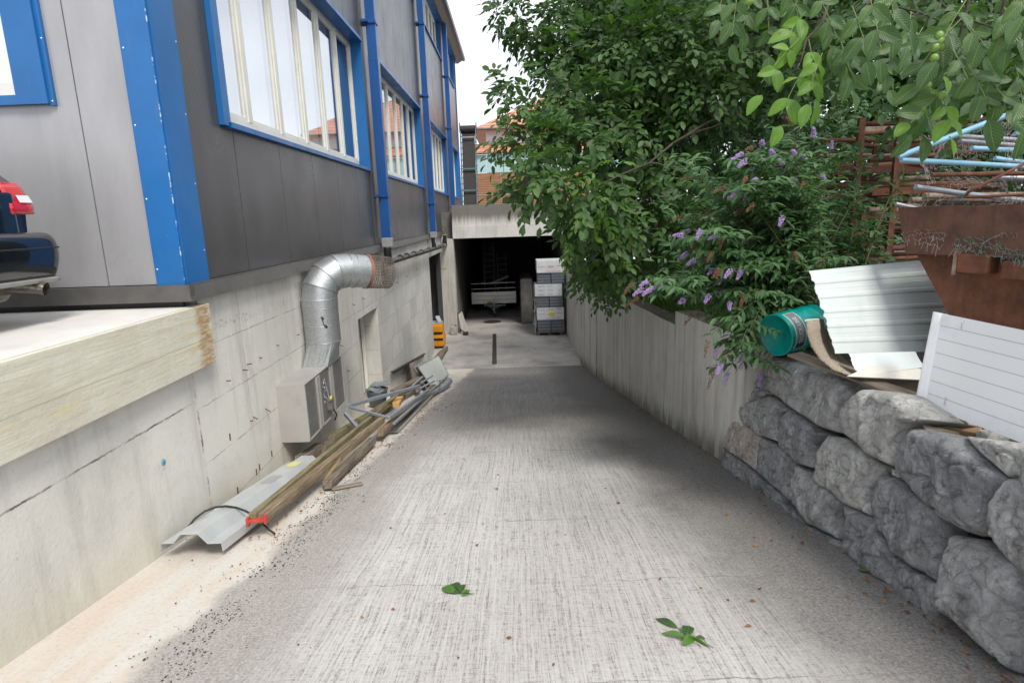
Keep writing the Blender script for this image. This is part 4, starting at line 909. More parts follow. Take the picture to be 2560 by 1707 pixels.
beam('timber_beam', bz(950, 1083, .12), bz(1085, 965, .14), .085, .09, MAT_WOOD, 'greenish timber with a chamfered end beside the grey metal channel')
beam('timber_beam', bz(828, 1098, .12), bz(985, 1000, .14), .09, .11, MAT_WOODGREEN, 'timber lying behind the clamped pair next to the wall, its end pale and mossy')
beam('timber_beam', bz(750, 1153, .07), bz(800, 1118, .07), .12, .12, MAT_WOODGREY, 'dark timber block under the steel wall box')
beam('timber_beam', bz(805, 1125, .06), bz(1010, 985, .07), .09, .10, MAT_WOODGREY, 'dark timber half buried between the other timbers')
beam('timber_beam', bz(985, 985, .20), bz(1052, 950, .20), .16, .16, MAT_WOODGREY, 'short thick grey timber under the steel tubes', 'timber beam')
beam('wood_stick', bz(808, 1207, .06), bz(849, 1146, .20), .035, .02, MAT_BOARD, 'thin pale stick leaning against the thick timber', 'stick', None)
beam('board_scrap', bz(828, 1222, .015), bz(905, 1208, .015), .07, .02, MAT_WOODGREY, 'small weathered board scrap on the ramp below the timbers', 'board', None)
beam('wood_block', bz(990, 1012, .26), bz(1001, 996, .27), .08, .11, MAT_WOODNEW, 'fresh orange wooden block on top of the timber pile', 'wood block', None, R(90))
rc = thing('red_clamp', 'red painted steel clamp gripping the near end of the timber pair', 'clamp', bz(640, 1300, .12))
c0_, c1_ = bz(620, 1303, .15), bz(664, 1296, .15)
mb = MB(); mb.bar(c0_, c1_, .035, .03, bev=.004); mb.bar(c0_+Vector((0, 0, .014)), c1_+Vector((0, 0, .014)), .008, .01); mb.build('bar', MAT_REDPAINT, rc)
for c_ in (c0_, c1_):
    mb = MB(); mb.bar(c_-Vector((0, 0, .04)), c_+Vector((0, 0, .035)), .022, .045, upv=(0, 1, 0), bev=.008); mb.build('jaw', MAT_REDPAINT, rc)
# metal channel, tubes
a, b = bz(985, 1080, .03), bz(1092, 972, .03)
mb = MB(); mb.strip([(-.075, 0, .05), (-.07, 0, .0), (.06, 0, 0), (.065, 0, .05)], a, b, .004); solo(mb, 'metal_channel', MAT_ALU, 'bright aluminium channel lying open side up, outermost of the heap', 'metal channel')
def tubeobj(name, pts, r_, mat, label, cat, group=None, n=10):
    mb = MB(); mb.tube(pts, r_, n); return solo(mb, name, mat, label, cat, group)
cr_ = bz(868, 1015, .42)
mb = MB(); mb.bar(bz(1048, 965, .47), cr_, .05, .05, bev=.006); mb.bar(cr_, bz(864, 1035, .36), .05, .05, bev=.006); mb.bar(bz(864, 1035, .36), bz(900, 1076, .20), .045, .045, bev=.006); mb.bar(bz(872, 1017, .40), bz(972, 1044, .26), .04, .03, bev=.005); mb.bar(bz(972, 1044, .26), bz(1072, 975, .30), .045, .045, bev=.006)
solo(mb, 'bent_steel_frame', MAT_GALVPIPE, 'bent frame of grey square steel tube sprawled over the timbers', 'steel frame')
tubeobj('steel_tube', [bz(985, 1058, .20), bz(1090, 965, .22)], .022, MAT_GALVPIPE, 'round grey tube lying along the aluminium channel', 'steel tube')
# rail leaning on the wall
mb = MB(); mb.bar(PX(980, 930, -2.70), PX(1062, 884, -2.72), .05, .03); mb.bar(PX(981, 933, -2.66), PX(1060, 889, -2.68), .012, .05); solo(mb, 'black_rail', MAT_BLACK, 'long black and silver rail propped against the wall above the heap', 'rail')
# enamel panels leaning
def lean_panel(name, cs, th, mat, label, frame=None, cat='panel', group=None):
    P4 = [Vector(c) for c in cs]; nn = (P4[1]-P4[0]).cross(P4[2]-P4[0]).normalized(); mb = MB()
    mb.add(P4+[p+nn*th for p in P4], [(0, 1, 2, 3), (7, 6, 5, 4), (0, 4, 5, 1), (1, 5, 6, 2), (2, 6, 7, 3), (3, 7, 4, 0)])
    if frame is None: return solo(mb, name, mat, label, cat, group)
    t = thing(name, label, cat, P4[0], group); mb.build('sheet', mat, t)
    s_ = 1 if nn.dot(P4[0]) < 0 else -1
    for i in range(4):
        a_, b_ = P4[i], P4[(i+1) % 4]; o_ = nn*(th+.006 if s_ > 0 else -.006); m2 = MB(); m2.bar(a_+o_, b_+o_, .03, .012, upv=nn, bev=.003); m2.build('edge_bead', frame, t)
    return t
MAT_PANELW = simple('greenish_white_panel', (.55, .585, .53), .4, var=.05, dirt=(.4, .43, .36), dscale=5)
lean_panel('propped_sheet', [bz(1082, 975, .04), bz(1120, 938, .06), PX(1095, 891, -2.33), PX(1044, 918, -2.30)], .02, MAT_PANELW, 'greenish white panel with rounded frame leaning at the far end of the heap', MAT_ALU)
lean_panel('propped_sheet', [bz(1068, 978, .03), bz(1090, 962, .03), PX(1062, 905, -2.52), PX(1035, 922, -2.50)], .02, MAT_BLACK, 'dark panel with light edge leaning just behind the greenish white one', MAT_GALVPIPE)
lean_panel('propped_sheet', [bz(1040, 985, .05), bz(1052, 978, .05), PX(1040, 903, -2.66), PX(1022, 912, -2.66)], .03, MAT_WOODGREY, 'narrow grey board standing on end against the wall', None)
vt = thing('pipe_fitting', 'grey cast pipe elbow with flange lying at the end of the heap', 'pipe fitting', bz(1100, 975, .05))
mb = MB(); mb.tube([bz(1078, 985, .08), bz(1095, 975, .08), bz(1108, 968, .09), bz(1120, 956, .12)], [.035, .05, .06, .065], 14); mb.build('elbow', MAT_GALVPIPE, vt)
mb = MB(); mb.tube([bz(1118, 957, .115), bz(1122, 953, .125)], .085, 16); mb.build('flange', MAT_GALVPIPE, vt)
mb = MB(); mb.tube([bz(1100, 975, .08), bz(1100, 950, .30)], .012, 6); mb.tube([bz(1092, 952, .30), bz(1108, 949, .30)], .01, 6); mb.build('lever', MAT_GALVPIPE, vt)
for k, (u, v, L_) in enumerate(((1030, 965, .5), (1052, 958, .4), (1048, 972, .35))):
    a = bz(u, v, .35+.03*k); tubeobj('steel_tube', [a, a+Vector((.12+.05*k, L_, .04))], .018, MAT_GALVPIPE, ('grey tube end sticking out of the heap, the lowest', 'grey tube end sticking out of the heap, the highest', 'grey tube end sticking out in the middle of the heap')[k], 'steel tube')
# bucket with slate pieces by the recess
q = bz(945, 1012, .0); q.z = rampz(q.y)
bk = thing('metal_bucket', 'battered grey bucket holding broken roofing sheets by the wall recess', 'bucket', q)
mb = MB(); mb.lathe([(0, .01), (.15, .01), (.20, .30), (.215, .31), (.20, .29), (.15, .03)], 24, Matrix.Translation(q)); mb.build('pail', simple('grey_pail', (.17, .20, .23), .4, .2), bk)
for k in range(5):
    a = q+Vector((random.uniform(-.08, .06), random.uniform(-.05, .2), .31+.015*k)); mb = MB(); s_ = .13+.04*random.random(); Rm = Matrix.Translation(a) @ Matrix.Rotation(random.uniform(0, 3), 4, 'Z') @ Matrix.Rotation(random.uniform(-.5, .5), 4, 'X')
    mb.box(-s_, s_, -s_*.7, s_*.7, -.006, .006, 0, Rm); solo(mb, 'roofing_scrap', simple('slate_scrap', (.20, .22, .24), .5), 'grey broken roofing sheet piled on the battered bucket by the recess', 'scrap sheet', 'scrap sheets on the bucket')
# orange machine
ox, oy = -2.82, 20.0
om = thing('pallet_truck', 'orange powered pallet truck parked behind the end of the basement wall', 'pallet truck', (ox, oy, -4.3))
mb = MB(); mb.box(-3.35, -2.49, 19.75, 20.35, -4.24, -3.80, bev=.09); mb.box(-3.35, -2.52, 19.8, 20.3, -3.85, -3.45, bev=.10); mb.build('cover', MAT_ORANGE, om)
mb = MB()
for z0 in (-3.80, -4.02): mb.box(-3.2, -2.53, 19.742, 19.76, z0, z0+.08, bev=.008)
mb.build('vent', MAT_BLACK, om)
mb = MB(); mb.box(-3.3, -2.56, 19.84, 20.25, -3.47, -3.42, bev=.02); mb.bar((-2.62, 19.9, -3.42), (-2.72, 20.0, -3.22), .16, .05, bev=.01); mb.build('control_head', simple('grey_control', (.35, .38, .42), .5), om)
for yy in (19.9, 20.2):
    mb = MB(); mb.lathe([(0, -.04), (.07, -.04), (.07, .04), (0, .04)], 14, Matrix.Translation((-2.6, yy, -4.23)) @ Matrix.Rotation(R(90), 4, 'Y')); mb.build('wheel', MAT_TYRE, om)
for k in range(3):
    beam('timber_beam', (-2.62+.1*k, 17.2+.4*k, -4.22), (-2.50+.06*k, 18.9+.3*k, -4.21), .08, .1, MAT_WOODGREY, ('short dark timber lying below the orange truck, nearest the wall', 'short dark timber lying below the orange truck, the middle one', 'short dark timber lying below the orange truck, farthest from the wall')[k])

# ------------------------------------------------------------------ floor furniture
mb = MB()
for k in range(34): mb.box(-.80-.0045*k, -.66-.0045*k, 17.35+k*.14, 17.35+k*.14+.09, -4.305, -4.292)
mb.box(-.82, -.805, 17.3, 17.31, -4.3, -4.293)
tag(mb.build('drain_channel', MAT_GRATE), 'long rusty slotted drain grate in the middle of the flat floor', 'drain')
mb = MB(); mb.lathe([(0, .004), (.36, .004), (.40, -.01)], 40, Matrix.Translation((-1.06, 24.75, -4.298))); solo(mb, 'manhole_cover', MAT_GRATE, 'round iron manhole cover in the floor before the trailer', 'manhole cover')

# ------------------------------------------------------------------ trailer in the garage
tr = thing('flatbed_trailer', 'small silver flatbed trailer with front rail, its drawbar towards the camera', 'trailer', (-1.0, 28, -4.3))
TX0, TX1, TY = -2.05, -.03, 27.0; zb_ = -3.86; zt_ = -3.32
for i, (z0, z1) in enumerate(((zb_, zb_+.13), (zb_+.135, zb_+.27), (zb_+.275, zb_+.40), (zb_+.405, zt_))):
    pass
mb = MB(); H_ = (zt_-zb_)/3
for i in range(3):
    z0 = zb_+H_*i; mb.box(TX0, TX1, TY, TY+.03, z0+.006, z0+H_-.006, bev=.004); mb.box(TX0, TX1, TY-.012, TY-.001, z0+H_*.4, z0+H_*.6, bev=.004)
mb.build('front_board', MAT_ALU, tr)
for x in (TX0, TX1-.03): mb = MB(); mb.box(x, x+.03, TY+.032, TY+3.6, zb_, zt_, bev=.006); mb.build('side_board', MAT_ALU, tr)
mb = MB(); mb.box(TX0+.03, TX1-.03, TY+.032, TY+3.6, zb_, zb_+.05); mb.build('bed', MAT_WOODGREY, tr)
mb = MB()
for x in (TX0+.02, TX1-.02): mb.bar((x, TY-.02, zb_), (x, TY-.02, -2.72), .04, .04)
for z in (-2.93, -3.17): mb.bar((TX0+.02, TY-.02, z), (TX1-.02, TY-.02, z+.02), .03, .03)
mb.build('front_rail', MAT_GALV, tr)
mb = MB(); C_ = Vector((-1.0, 25.75, -3.92))
for x in (-1.45, -.55): mb.bar((x, TY+.1, zb_-.05), C_, .07, .07)
mb.bar((-1.0, TY+.2, zb_-.05), C_-Vector((0, .25, 0)), .07, .07); mb.bar((-1.5, TY-.03, zb_-.08), (-.5, TY-.03, zb_-.08), .05, .05); mb.build('drawbar', MAT_GALV, tr)
mb = MB(); mb.lathe([(.03, 0), (.04, .06), (.02, .10), (0, .11)], 12, Matrix.Translation(C_-Vector((0, .3, .02)))); mb.bar(C_-Vector((0, .25, 0)), C_+Vector((.03, -.1, .12)), .03, .02); mb.build('coupling', MAT_GALV, tr)
mb = MB(); mb.tube([C_+Vector((.02, -.02, .45)), C_+Vector((.02, -.02, -.18))], .026, 10); mb.tube([C_+Vector((.02, -.02, .45)), C_+Vector((.16, -.1, .55))], .012, 6); jw_ = mb.build('jockey_post', MAT_GALV, tr)
mb = MB(); mb.lathe([(0, -.03), (.11, -.03), (.11, .03), (0, .03)], 18, Matrix.Translation((-.98, 25.75, -4.19)) @ Matrix.Rotation(R(90), 4, 'Y')); mb.build('jockey_wheel', MAT_TYRE, jw_)
for x in (TX0-.12, TX1+.12):
    T = Matrix.Translation((x, 28.9, -4.02)) @ Matrix.Rotation(R(90), 4, 'Y'); mb = MB(); mb.lathe([(0, -.08), (.26, -.08), (.28, -.05), (.28, .05), (.26, .08), (0, .08)], 22, T); mb.build('wheel', MAT_TYRE, tr)
mb = MB(); mb.box(-1.36, -1.13, TY-.028, TY-.014, zb_+.0, zb_+.11); mb.build('number_plate', MAT_YELLOW, tr)
for x in (TX0+.15, TX1-.15): mb = MB(); mb.box(x-.05, x+.05, TY-.03, TY-.013, zb_+.03, zb_+.08, bev=.004); mb.build('marker_lamp', MAT_TAILW, tr)
lean_panel('loose_board', [(-1.2, 27.6, -3.05), (-.35, 27.9, -2.75), (-.35, 28.1, -2.80), (-1.2, 27.9, -3.1)], .08, MAT_ALU, 'long pale profile lying askew on the trailer', None, 'board')
def ladder(x, y, z0, z1, w_, label):
    t = thing('ladder', label, 'ladder', (x, y, z0)); dy = .5
    for s_ in (-1, 1): mb = MB(); mb.bar((x+s_*w_/2, y, z0), (x+s_*w_/2, y+dy, z1), .03, .06); mb.build('rail', MAT_GALVPIPE, t)
    n_ = int((z1-z0)/.30)
    for k in range(1, n_): f_ = k/n_; mb = MB(); mb.bar((x-w_/2, y+dy*f_, z0+(z1-z0)*f_), (x+w_/2, y+dy*f_, z0+(z1-z0)*f_), .03, .03); mb.build('rung', MAT_GALVPIPE, t)
ladder(-1.50, 33.5, -4.3, -1.4, .55, 'aluminium ladder standing in the dark behind the trailer, the left one')
ladder(-.80, 34, -4.3, -2.0, .50, 'aluminium ladder standing in the dark behind the trailer, the right one')
# ------------------------------------------------------------------ stack of insulation packs
def text_mesh(name, body, size, mat, M4, parent, ext=.001, cs=None, align='CENTER'):
    c = bpy.data.curves.new(name, 'FONT'); c.body = body; c.size = size; c.align_x = align; c.align_y = 'CENTER'; c.extrude = ext; c.offset = .0
    if cs: c.space_character = cs
    o = bpy.data.objects.new(name, c); COL.objects.link(o); dg = bpy.context.evaluated_depsgraph_get(); me = bpy.data.meshes.new_from_object(o.evaluated_get(dg)); bpy.data.objects.remove(o); bpy.data.curves.remove(c)
    me.materials.clear(); me.materials.append(mat); o = bpy.data.objects.new(name, me); COL.objects.link(o)
    if parent is not None: o.parent = parent; o.matrix_local = Matrix.Translation(-world_loc(parent)) @ M4
    else: o.matrix_world = M4
    return o
SX0, SX1, SY = .68, 1.66, 21.45
pl = thing('wooden_pallet', 'low wooden pallet under the stack of insulation packs', 'pallet', (1.15, 21.8, -4.3))
for y in (21.47, 21.85, 22.3):
    for x in (.70, 1.12, 1.55): mb = MB(); mb.box(x, x+.10, y, y+.12, -4.3, -4.21); mb.build('block', MAT_WOODGREY, pl)
for y in (21.45, 21.66, 21.87, 22.08, 22.28): mb = MB(); mb.box(.68, 1.68, y, y+.13, -4.208, -4.185); mb.build('deck_board', MAT_WOODGREY, pl)
zc = -4.18; rows = [('g', .46, .05), ('c', .44, .03), ('g', .42, .0), ('c', .43, -.02), ('g', .41, .08), ('c', .45, .06)]
lay = {0: 'lowest', 2: 'middle', 4: 'upper'}
UP180 = Matrix.Rotation(math.pi, 4, 'Y')
for i, (kind, h_, off) in enumerate(rows):
    x0, x1 = SX0+off, SX1+off
    if kind == 'g':
        xm = (x0+x1)/2-.01
        for j, (a_, b_) in enumerate(((x0, xm), (xm+.02, x1))):
            dy_ = random.uniform(0, .03); t = thing('insulation_pack', 'dark grey insulation pack in film, %s of a pair, %s pair of the stack' % (('left', 'right')[j], lay[i]), 'insulation pack', (a_, SY, zc), 'grey packs in the stack')
            mb = MB(); nb = 4
            for k in range(nb): mb.box(a_, b_, SY+dy_, SY+.95, zc+h_*k/nb+.006, zc+h_*(k+1)/nb-.004, bev=.008)
            mb.build('slabs', MAT_GREYBLOCK, t)
            mb = MB(); mb.box(a_+.01, b_-.012, SY+dy_+.012, SY+.94, zc+.002, zc+h_-.002); mb.build('film', MAT_FOIL, t)
    else:
        lv = {1: 'lowest', 3: 'middle', 5: 'topmost'}[i]
        t = thing('insulation_carton', {'lowest': 'white wrapped pack with red upside-down lettering and a lime sticker, lowest carton', 'middle': 'white wrapped pack with grey lettering, middle carton of the stack', 'topmost': 'white wrapped pack with red upside-down lettering on top of the stack'}[lv], 'insulation pack', (x0, SY, zc), 'white packs in the stack')
        mb = MB(); mb.box(x0, x1, SY-.01, SY+.95, zc, zc+h_-.004, bev=.012); mb.build('wrap', MAT_CARTON, t)
        def tx(s_, x, z, sz, mt, nm='lettering'): text_mesh(nm, s_, sz, mt, Matrix.Translation((x, SY-.014, z)) @ UP180 @ Matrix.Rotation(R(90), 4, 'X'), t, .001)
        if lv != 'middle':
            for zz, bold in ((zc+h_*.86, 1), (zc+h_*.5, 1), (zc+h_*.12, 0)):
                if lv == 'topmost' and zz > zc+h_*.8: continue
                if bold: tx('FIXIT', x0+.50, zz, .105, MAT_REDTXT); tx('swisspor', x0+.80, zz+.01, .06, MAT_REDTXT); tx('GRECOTTA', x0+.18, zz, .05, MAT_GREYTXT)
                else: tx('swisspor . FIXIT . swisspor', x0+.60, zz, .045, MAT_REDTXT)
            if lv == 'lowest': mb = MB(); q = (x0+.55, zc+h_*.48); mb.box(q[0]-.09, q[0]+.09, SY-.022, SY-.012, q[1]-.06, q[1]+.06); mb.build('sticker', MAT_LIME, t)
        else:
            for zz in (zc+h_*.85, zc+h_*.5, zc+h_*.15): tx('LAMBDA', x0+.22, zz, .07, MAT_GREYTXT); tx('swisspor', x0+.55, zz, .055, MAT_GREYTXT); tx('LR-1', x0+.85, zz, .055, MAT_GREYTXT)
    zc += h_
mb = MB(); V = []; nx, nz_ = 6, 30
for j in range(nz_+1):
    for i in range(nx+1):
        z = -4.28+1.8*j/nz_; V.append((SX0-.02-.03*i/nx+.05*mn.noise(Vector((i*.5, j*.4, 1))), SY-.02+.5*i/nx, z))
mb.add(V, [(j*(nx+1)+i, j*(nx+1)+i+1, (j+1)*(nx+1)+i+1, (j+1)*(nx+1)+i) for j in range(nz_) for i in range(nx)], 0, True)
solo(mb, 'plastic_film', MAT_FOIL, 'torn translucent film hanging down the left side of the pack stack', 'plastic film')
mb = MB(); mb.box(.15, .66, 23.9, 26.5, -4.3, -2.45, bev=.12); solo(mb, 'wrapped_stack', simple('dim_wrapped_goods', (.13, .125, .12), .6, var=.3, scale=5, bump=1), 'film-wrapped stack in the dark behind the insulation packs', 'wrapped goods')
# ------------------------------------------------------------------ canister etc. at the pillar
cn = thing('plastic_canister', 'dirty pale plastic canister with a handle at the foot of the pillar', 'canister', (-2.42, 22.2, -4.3))
mb = MB(); mb.box(-2.54, -2.29, 22.08, 22.30, -4.3, -3.96, bev=.05); mb.build('body', MAT_CANISTER, cn)
mb = MB(); mb.tube([(-2.50, 22.2, -3.97), (-2.48, 22.2, -3.90), (-2.36, 22.2, -3.89), (-2.33, 22.2, -3.96)], .018, 8); mb.build('handle', MAT_CANISTER, cn)
mb = MB(); mb.lathe([(0, .05), (.03, .05), (.03, 0)], 12, Matrix.Translation((-2.33, 22.15, -3.97))); mb.build('cap', MAT_BLACK, cn)
lean_panel('leaning_board', [(-2.20, 22.6, -4.3), (-1.93, 22.85, -4.3), (-2.16, 22.95, -3.55), (-2.27, 22.62, -3.62)], .03, MAT_PILLAR, 'pale board leaning in the garage entrance beside the canister', None, 'board')
lean_panel('leaning_board', [(-2.27, 22.5, -4.3), (-2.16, 22.55, -4.3), (-2.27, 22.6, -3.5), (-2.285, 22.55, -3.5)], .02, MAT_WOODGREY, 'narrow brown board leaning behind the pale one by the pillar', None, 'board')
mb = MB(); mb.box(-2.06, -1.86, 21.95, 22.2, -4.3, -4.2, bev=.03); mb.bar((-2.0, 22.1, -4.22), (-2.2, 22.5, -4.15), .03, .03); solo(mb, 'broom_head', MAT_BLACK, 'small black broom lying in front of the pale board', 'broom')

# ------------------------------------------------------------------ on the deck: conveyor, debris, house
cv = thing('belt_conveyor', 'steep black belt conveyor on a thin teal steel frame beside the hall', 'conveyor', (-1.85, 26, .22))
def cvp(x, t, o=0): return Vector((x, 25.9+.9*t, .30+3.45*t))+Vector((0, -o, 0))
CX0, CX1 = -2.20, -1.50
mb = MB(); v_ = [cvp(CX0+.08, 0), cvp(CX1-.08, 0), cvp(CX1-.08, 1), cvp(CX0+.08, 1)]; mb.add(v_+[q+Vector((0, .12, 0)) for q in v_], [(0, 1, 2, 3), (7, 6, 5, 4), (0, 4, 5, 1), (1, 5, 6, 2), (2, 6, 7, 3), (3, 7, 4, 0)]); mb.build('belt', MAT_BELT, cv)
for x in (CX0+.03, CX1-.03):
    mb = MB(); mb.bar(cvp(x, -.02), cvp(x, 1.0), .05, .10); mb.build('side_rail', MAT_BELT, cv)
    mb = MB(); mb.tube([cvp(x, -.02, .10), cvp(x, 1.0, .10)], .02, 6); mb.build('guide_tube', MAT_TEALFRAME, cv)
    for k in range(14): mb = MB(); q = cvp(x, (k+.5)/14, .05); mb.tube([q-Vector((.03, 0, 0)), q+Vector((.05, 0, 0))], .03, 8); mb.build('roller', MAT_TEALFRAME, cv)
for t_ in (.02, .24, .5): mb = MB(); mb.bar(cvp(CX0, t_, .12), cvp(CX1, t_, .12), .04, .05); mb.build('cross_bar', MAT_TEALFRAME, cv)
mb = MB(); mb.bar(cvp(CX0+.1, .88, .12), cvp(CX1-.1, .88, .12), .03, .04); mb.build('cross_bar', MAT_ALU, cv)
q = cvp(0, 1.0); mb = MB(); mb.tube([(CX0+.03, q.y, q.z-.08), (CX1-.03, q.y, q.z-.08)], .17, 18); mb.build('head_drum', MAT_BELT, cv)
for x in (CX0, CX1): mb = MB(); mb.bar((x, q.y, q.z-.2), (x, q.y, q.z+.2), .03, .25, upv=(0, 1, 0)); mb.build('bearing_plate', MAT_RUSTDK, cv)
db = [((-1.0, 25, .45), (-.35, 25.2, 1.05), .5, .08), ((-.35, 25.3, .55), (.25, 25.4, .60), .4, .35), ((.15, 25.6, .4), (.75, 26, 1.9), .5, .1), ((2.6, 25.0, 1.25), (4.5, 25.2, 1.25), .3, .15)]
lb = ['dark tilted plate on the parapet, left of the black drum', 'short black drum lying on the deck behind the parapet', 'long dark plate leaning up behind the leaves on the deck', 'dark horizontal beam on the deck behind the leaves']
for k, (a, b, w_, t_) in enumerate(db):
    mb = MB()
    if k == 1: mb.tube([a, b], .19, 20)
    else: mb.bar(a, b, w_, t_, bev=.01)
    solo(mb, ('scrap_plate', 'drum', 'scrap_plate', 'steel_beam')[k], MAT_BELT if k < 3 else MAT_RUSTDK, lb[k], ('scrap plate', 'drum', 'scrap plate', 'steel beam')[k])
rl = thing('deck_railing', 'thin grey steel railing on the deck above the garage, half hidden by leaves', 'railing', (3, 23.3, .3))
for k in range(8): mb = MB(); mb.bar((1.2+k*.9, 23.3, .22), (1.2+k*.9, 23.3, 1.35), .04, .04); mb.build('post', MAT_GALVPIPE, rl)
for z in (1.33, .9): mb = MB(); mb.bar((1.2, 23.3, z), (7.6, 23.3, z), .04, .04); mb.build('rail', MAT_GALVPIPE, rl)
# house beyond
def hip_house(name, x0, x1, y0, y1, z0, ze, zr, label, eave=.8):
    h = thing(name, label, 'house', ((x0+x1)/2, (y0+y1)/2, z0))
    mb = MB(); mb.box(x0, x1, y0, y1, z0, ze); wl_ = mb.build('wall', MAT_RENDER, h)
    e = eave; dx_ = (y1-y0)/2; mb = MB(); ym = (y0+y1)/2
    V = [(x0-e, y0-e, ze-.1), (x1+e, y0-e, ze-.1), (x1+e, y1+e, ze-.1), (x0-e, y1+e, ze-.1), (x0+dx_*.8, ym, zr), (x1-dx_*.8, ym, zr)]
    V += [(v[0], v[1], v[2]-.15) for v in V[:4]]
    mb.add(V, [(0, 1, 5, 4), (1, 2, 5), (2, 3, 4, 5), (3, 0, 4), (6, 9, 8, 7), (0, 6, 7, 1), (1, 7, 8, 2), (2, 8, 9, 3), (3, 9, 6, 0)]); rf = mb.build('roof', MAT_TILE, h)
    mb = MB(); mb.tube([(x0-e, y0-e-.05, ze-.15), (x1+e, y0-e-.05, ze-.15)], .09, 8); mb.tube([(x0-e-.05, y0-e, ze-.15), (x0-e-.05, y1+e, ze-.15)], .09, 8); mb.build('gutter', MAT_FLASH, rf)
    return h
h1 = hip_house('house', -1.9, 9, 46, 60, .2, 6.35, 10.0, 'white house with orange tiled roof, aqua glazing and brown timber front beyond the garage')
mb = MB(); mb.prism([(45.0, 4.55), (46.0, 5.25), (46.0, 5.1), (45.0, 4.45)], -3.2, 9, ax='x'); mb.build('lean_to_roof', MAT_TILE, h1)
mb = MB(); mb.box(-3.1, 9, 45.0, 45.08, 4.38, 4.52); mb.build('gutter', MAT_ALU, h1)
mb = MB()
for k in range(10): mb.box(-3.05+1.2*k, -3.05+1.2*k+1.16, 45.2, 45.25, 3.15, 4.4)
mb.build('glazing', MAT_AQUA, h1)
mb = MB(); mb.box(-3.1, 9, 45.1, 45.9, .2, 3.12); mb.build('timber_front', MAT_SIDING, h1)
mb = MB(); mb.box(-3.1, 9, 45.06, 45.09, 1.55, 1.60); mb.box(-.9, -.87, 45.06, 45.09, .2, 3.1); mb.build('white_trim', MAT_ALU, h1)

# ================================================================== RIGHT SIDE
# ------------------------------------------------------------------ skip
SKO = Vector((2.81, 4.5, -.03)); SKA = Vector((.42, -.91, 0)).normalized(); SKB = Vector((.91, .42, 0)).normalized()
sk = thing('rusty_skip', 'large rusty brown steel skip heaped with tubes and wire on the right', 'skip', (3.6, 3.2, -1.35))
SKM = Matrix((SKA, SKB, Vector((0, 0, 1)))).transposed().to_4x4(); SKM.translation = SKO      # local x along the side, y inwards, z up
mb = MB(); LS, WS = 3.9, 1.75
mb.prism([(.10, -.33), (LS-.10, -.33), (LS-.65, -1.30), (.72, -1.30)], .10, WS-.10, M4=SKM); mb.build('body', MAT_RUST, sk)
mb = MB()
for y0, y1 in ((0, .10), (WS-.10, WS)): mb.prism([(0, 0), (LS, 0), (LS-.09, -.33), (.09, -.33)], y0, y1, M4=SKM)
mb.box(.02, .10, .10, WS-.10, -.2, -.005, M4=SKM); mb.box(LS-.1, LS-.02, .10, WS-.10, -.2, -.005, M4=SKM); mb.build('rim', MAT_RUSTDK, sk)
mb = MB(); mb.box(.1, LS-.1, .10, WS-.10, -.32, -.30, M4=SKM); mb.build('inner_floor', MAT_RUSTDK, sk)
def skl(u, v, off=0.):
    d = fw + rt*((u-1280)/F) - up*((v-853.5)/F); q = d*((SKO.dot(SKB)+off)/d.dot(SKB)); return SKM.inverted() @ q
for (u0_, v0_, u1_, v1_) in ((2399, 634, 2472, 686), (2512, 652, 2600, 703)):
    a, b = skl(u0_, v0_), skl(u1_, v1_); mb = MB(); mb.box(a.x, b.x, -.03, .13, b.z, a.z, M4=SKM, bev=.012); lg = mb.build('lifting_lug', MAT_RUST, sk)
    if u0_ == 2399: mb = MB(); mb.box(a.x-.012, a.x+.004, -.045, .12, b.z-.015, a.z+.02, M4=SKM); mb.build('worn_edge', MAT_RUSTPALE, lg)
for x in (1.6, 2.6): mb = MB(); mb.box(x, x+.1, .05, .12, -1.28, -.34, M4=SKM); mb.build('rib', MAT_RUST, sk)
def dtube(pts, r_, mat, label, cat='steel tube', group=None, name='steel_tube'):
    q = [P(u*1.0884, v*1.0884, Y) for u, v, Y in pts]; mb = MB()
    for a, b in zip(q[:-1], q[1:]):
        if len(q) == 2: mb.tube([a, b], r_, 10)
    if len(q) > 2:
        s_ = []
        for i in range(len(q)-1):
            p0_, p1_, p2_, p3_ = q[max(i-1, 0)], q[i], q[i+1], q[min(i+2, len(q)-1)]
            for t in (0, .25, .5, .75): s_.append(.5*((2*p1_)+(-p0_+p2_)*t+(2*p0_-5*p1_+4*p2_-p3_)*t*t+(-p0_+3*p1_-3*p2_+p3_)*t**3))
        mb.tube(s_+[q[-1]], r_, 8)
    return solo(mb, name, mat, label, cat, group)
TG = 'tubes heaped on the skip'
dtube([(2065, 360, 4.15), (2400, 232, 4.0)], .018, MAT_LIGHTBLUE, 'light blue tube sticking up steeply to the right over the skip', group=TG)
dtube([(2070, 367, 4.15), (2400, 386, 4.3)], .017, MAT_LIGHTBLUE, 'light blue tube lying level, meeting the steep one at its left end', group=TG)
dtube([(2232, 341, 4.6), (2420, 349, 4.8)], .018, MAT_LIGHTBLUE, 'short light blue tube, uppermost of the level ones', group=TG)
dtube([(2285, 364, 4.5), (2420, 384, 4.5)], .017, MAT_LIGHTBLUE, 'light blue tube end with a rusty tip between the other blue ones', group=TG)
dtube([(2330, 308, 4.9), (2440, 314, 4.9)], .018, MAT_LIGHTBLUE, 'light blue tube end at the far right under the steep tube', group=TG)
dtube([(2103, 430, 4.4), (2220, 446, 4.5), (2400, 466, 4.7)], .020, MAT_GALVPIPE, 'grey scaffold tube lying low over the skip rim', group=TG)
dtube([(2180, 312, 5.2), (2420, 326, 5.4)], .018, MAT_GALVPIPE, 'thin grey tube, highest at the back of the skip', group=TG)
dtube([(2205, 324, 5.1), (2420, 341, 5.3)], .018, MAT_GALVPIPE, 'thin grey tube just under the highest one at the back', group=TG)
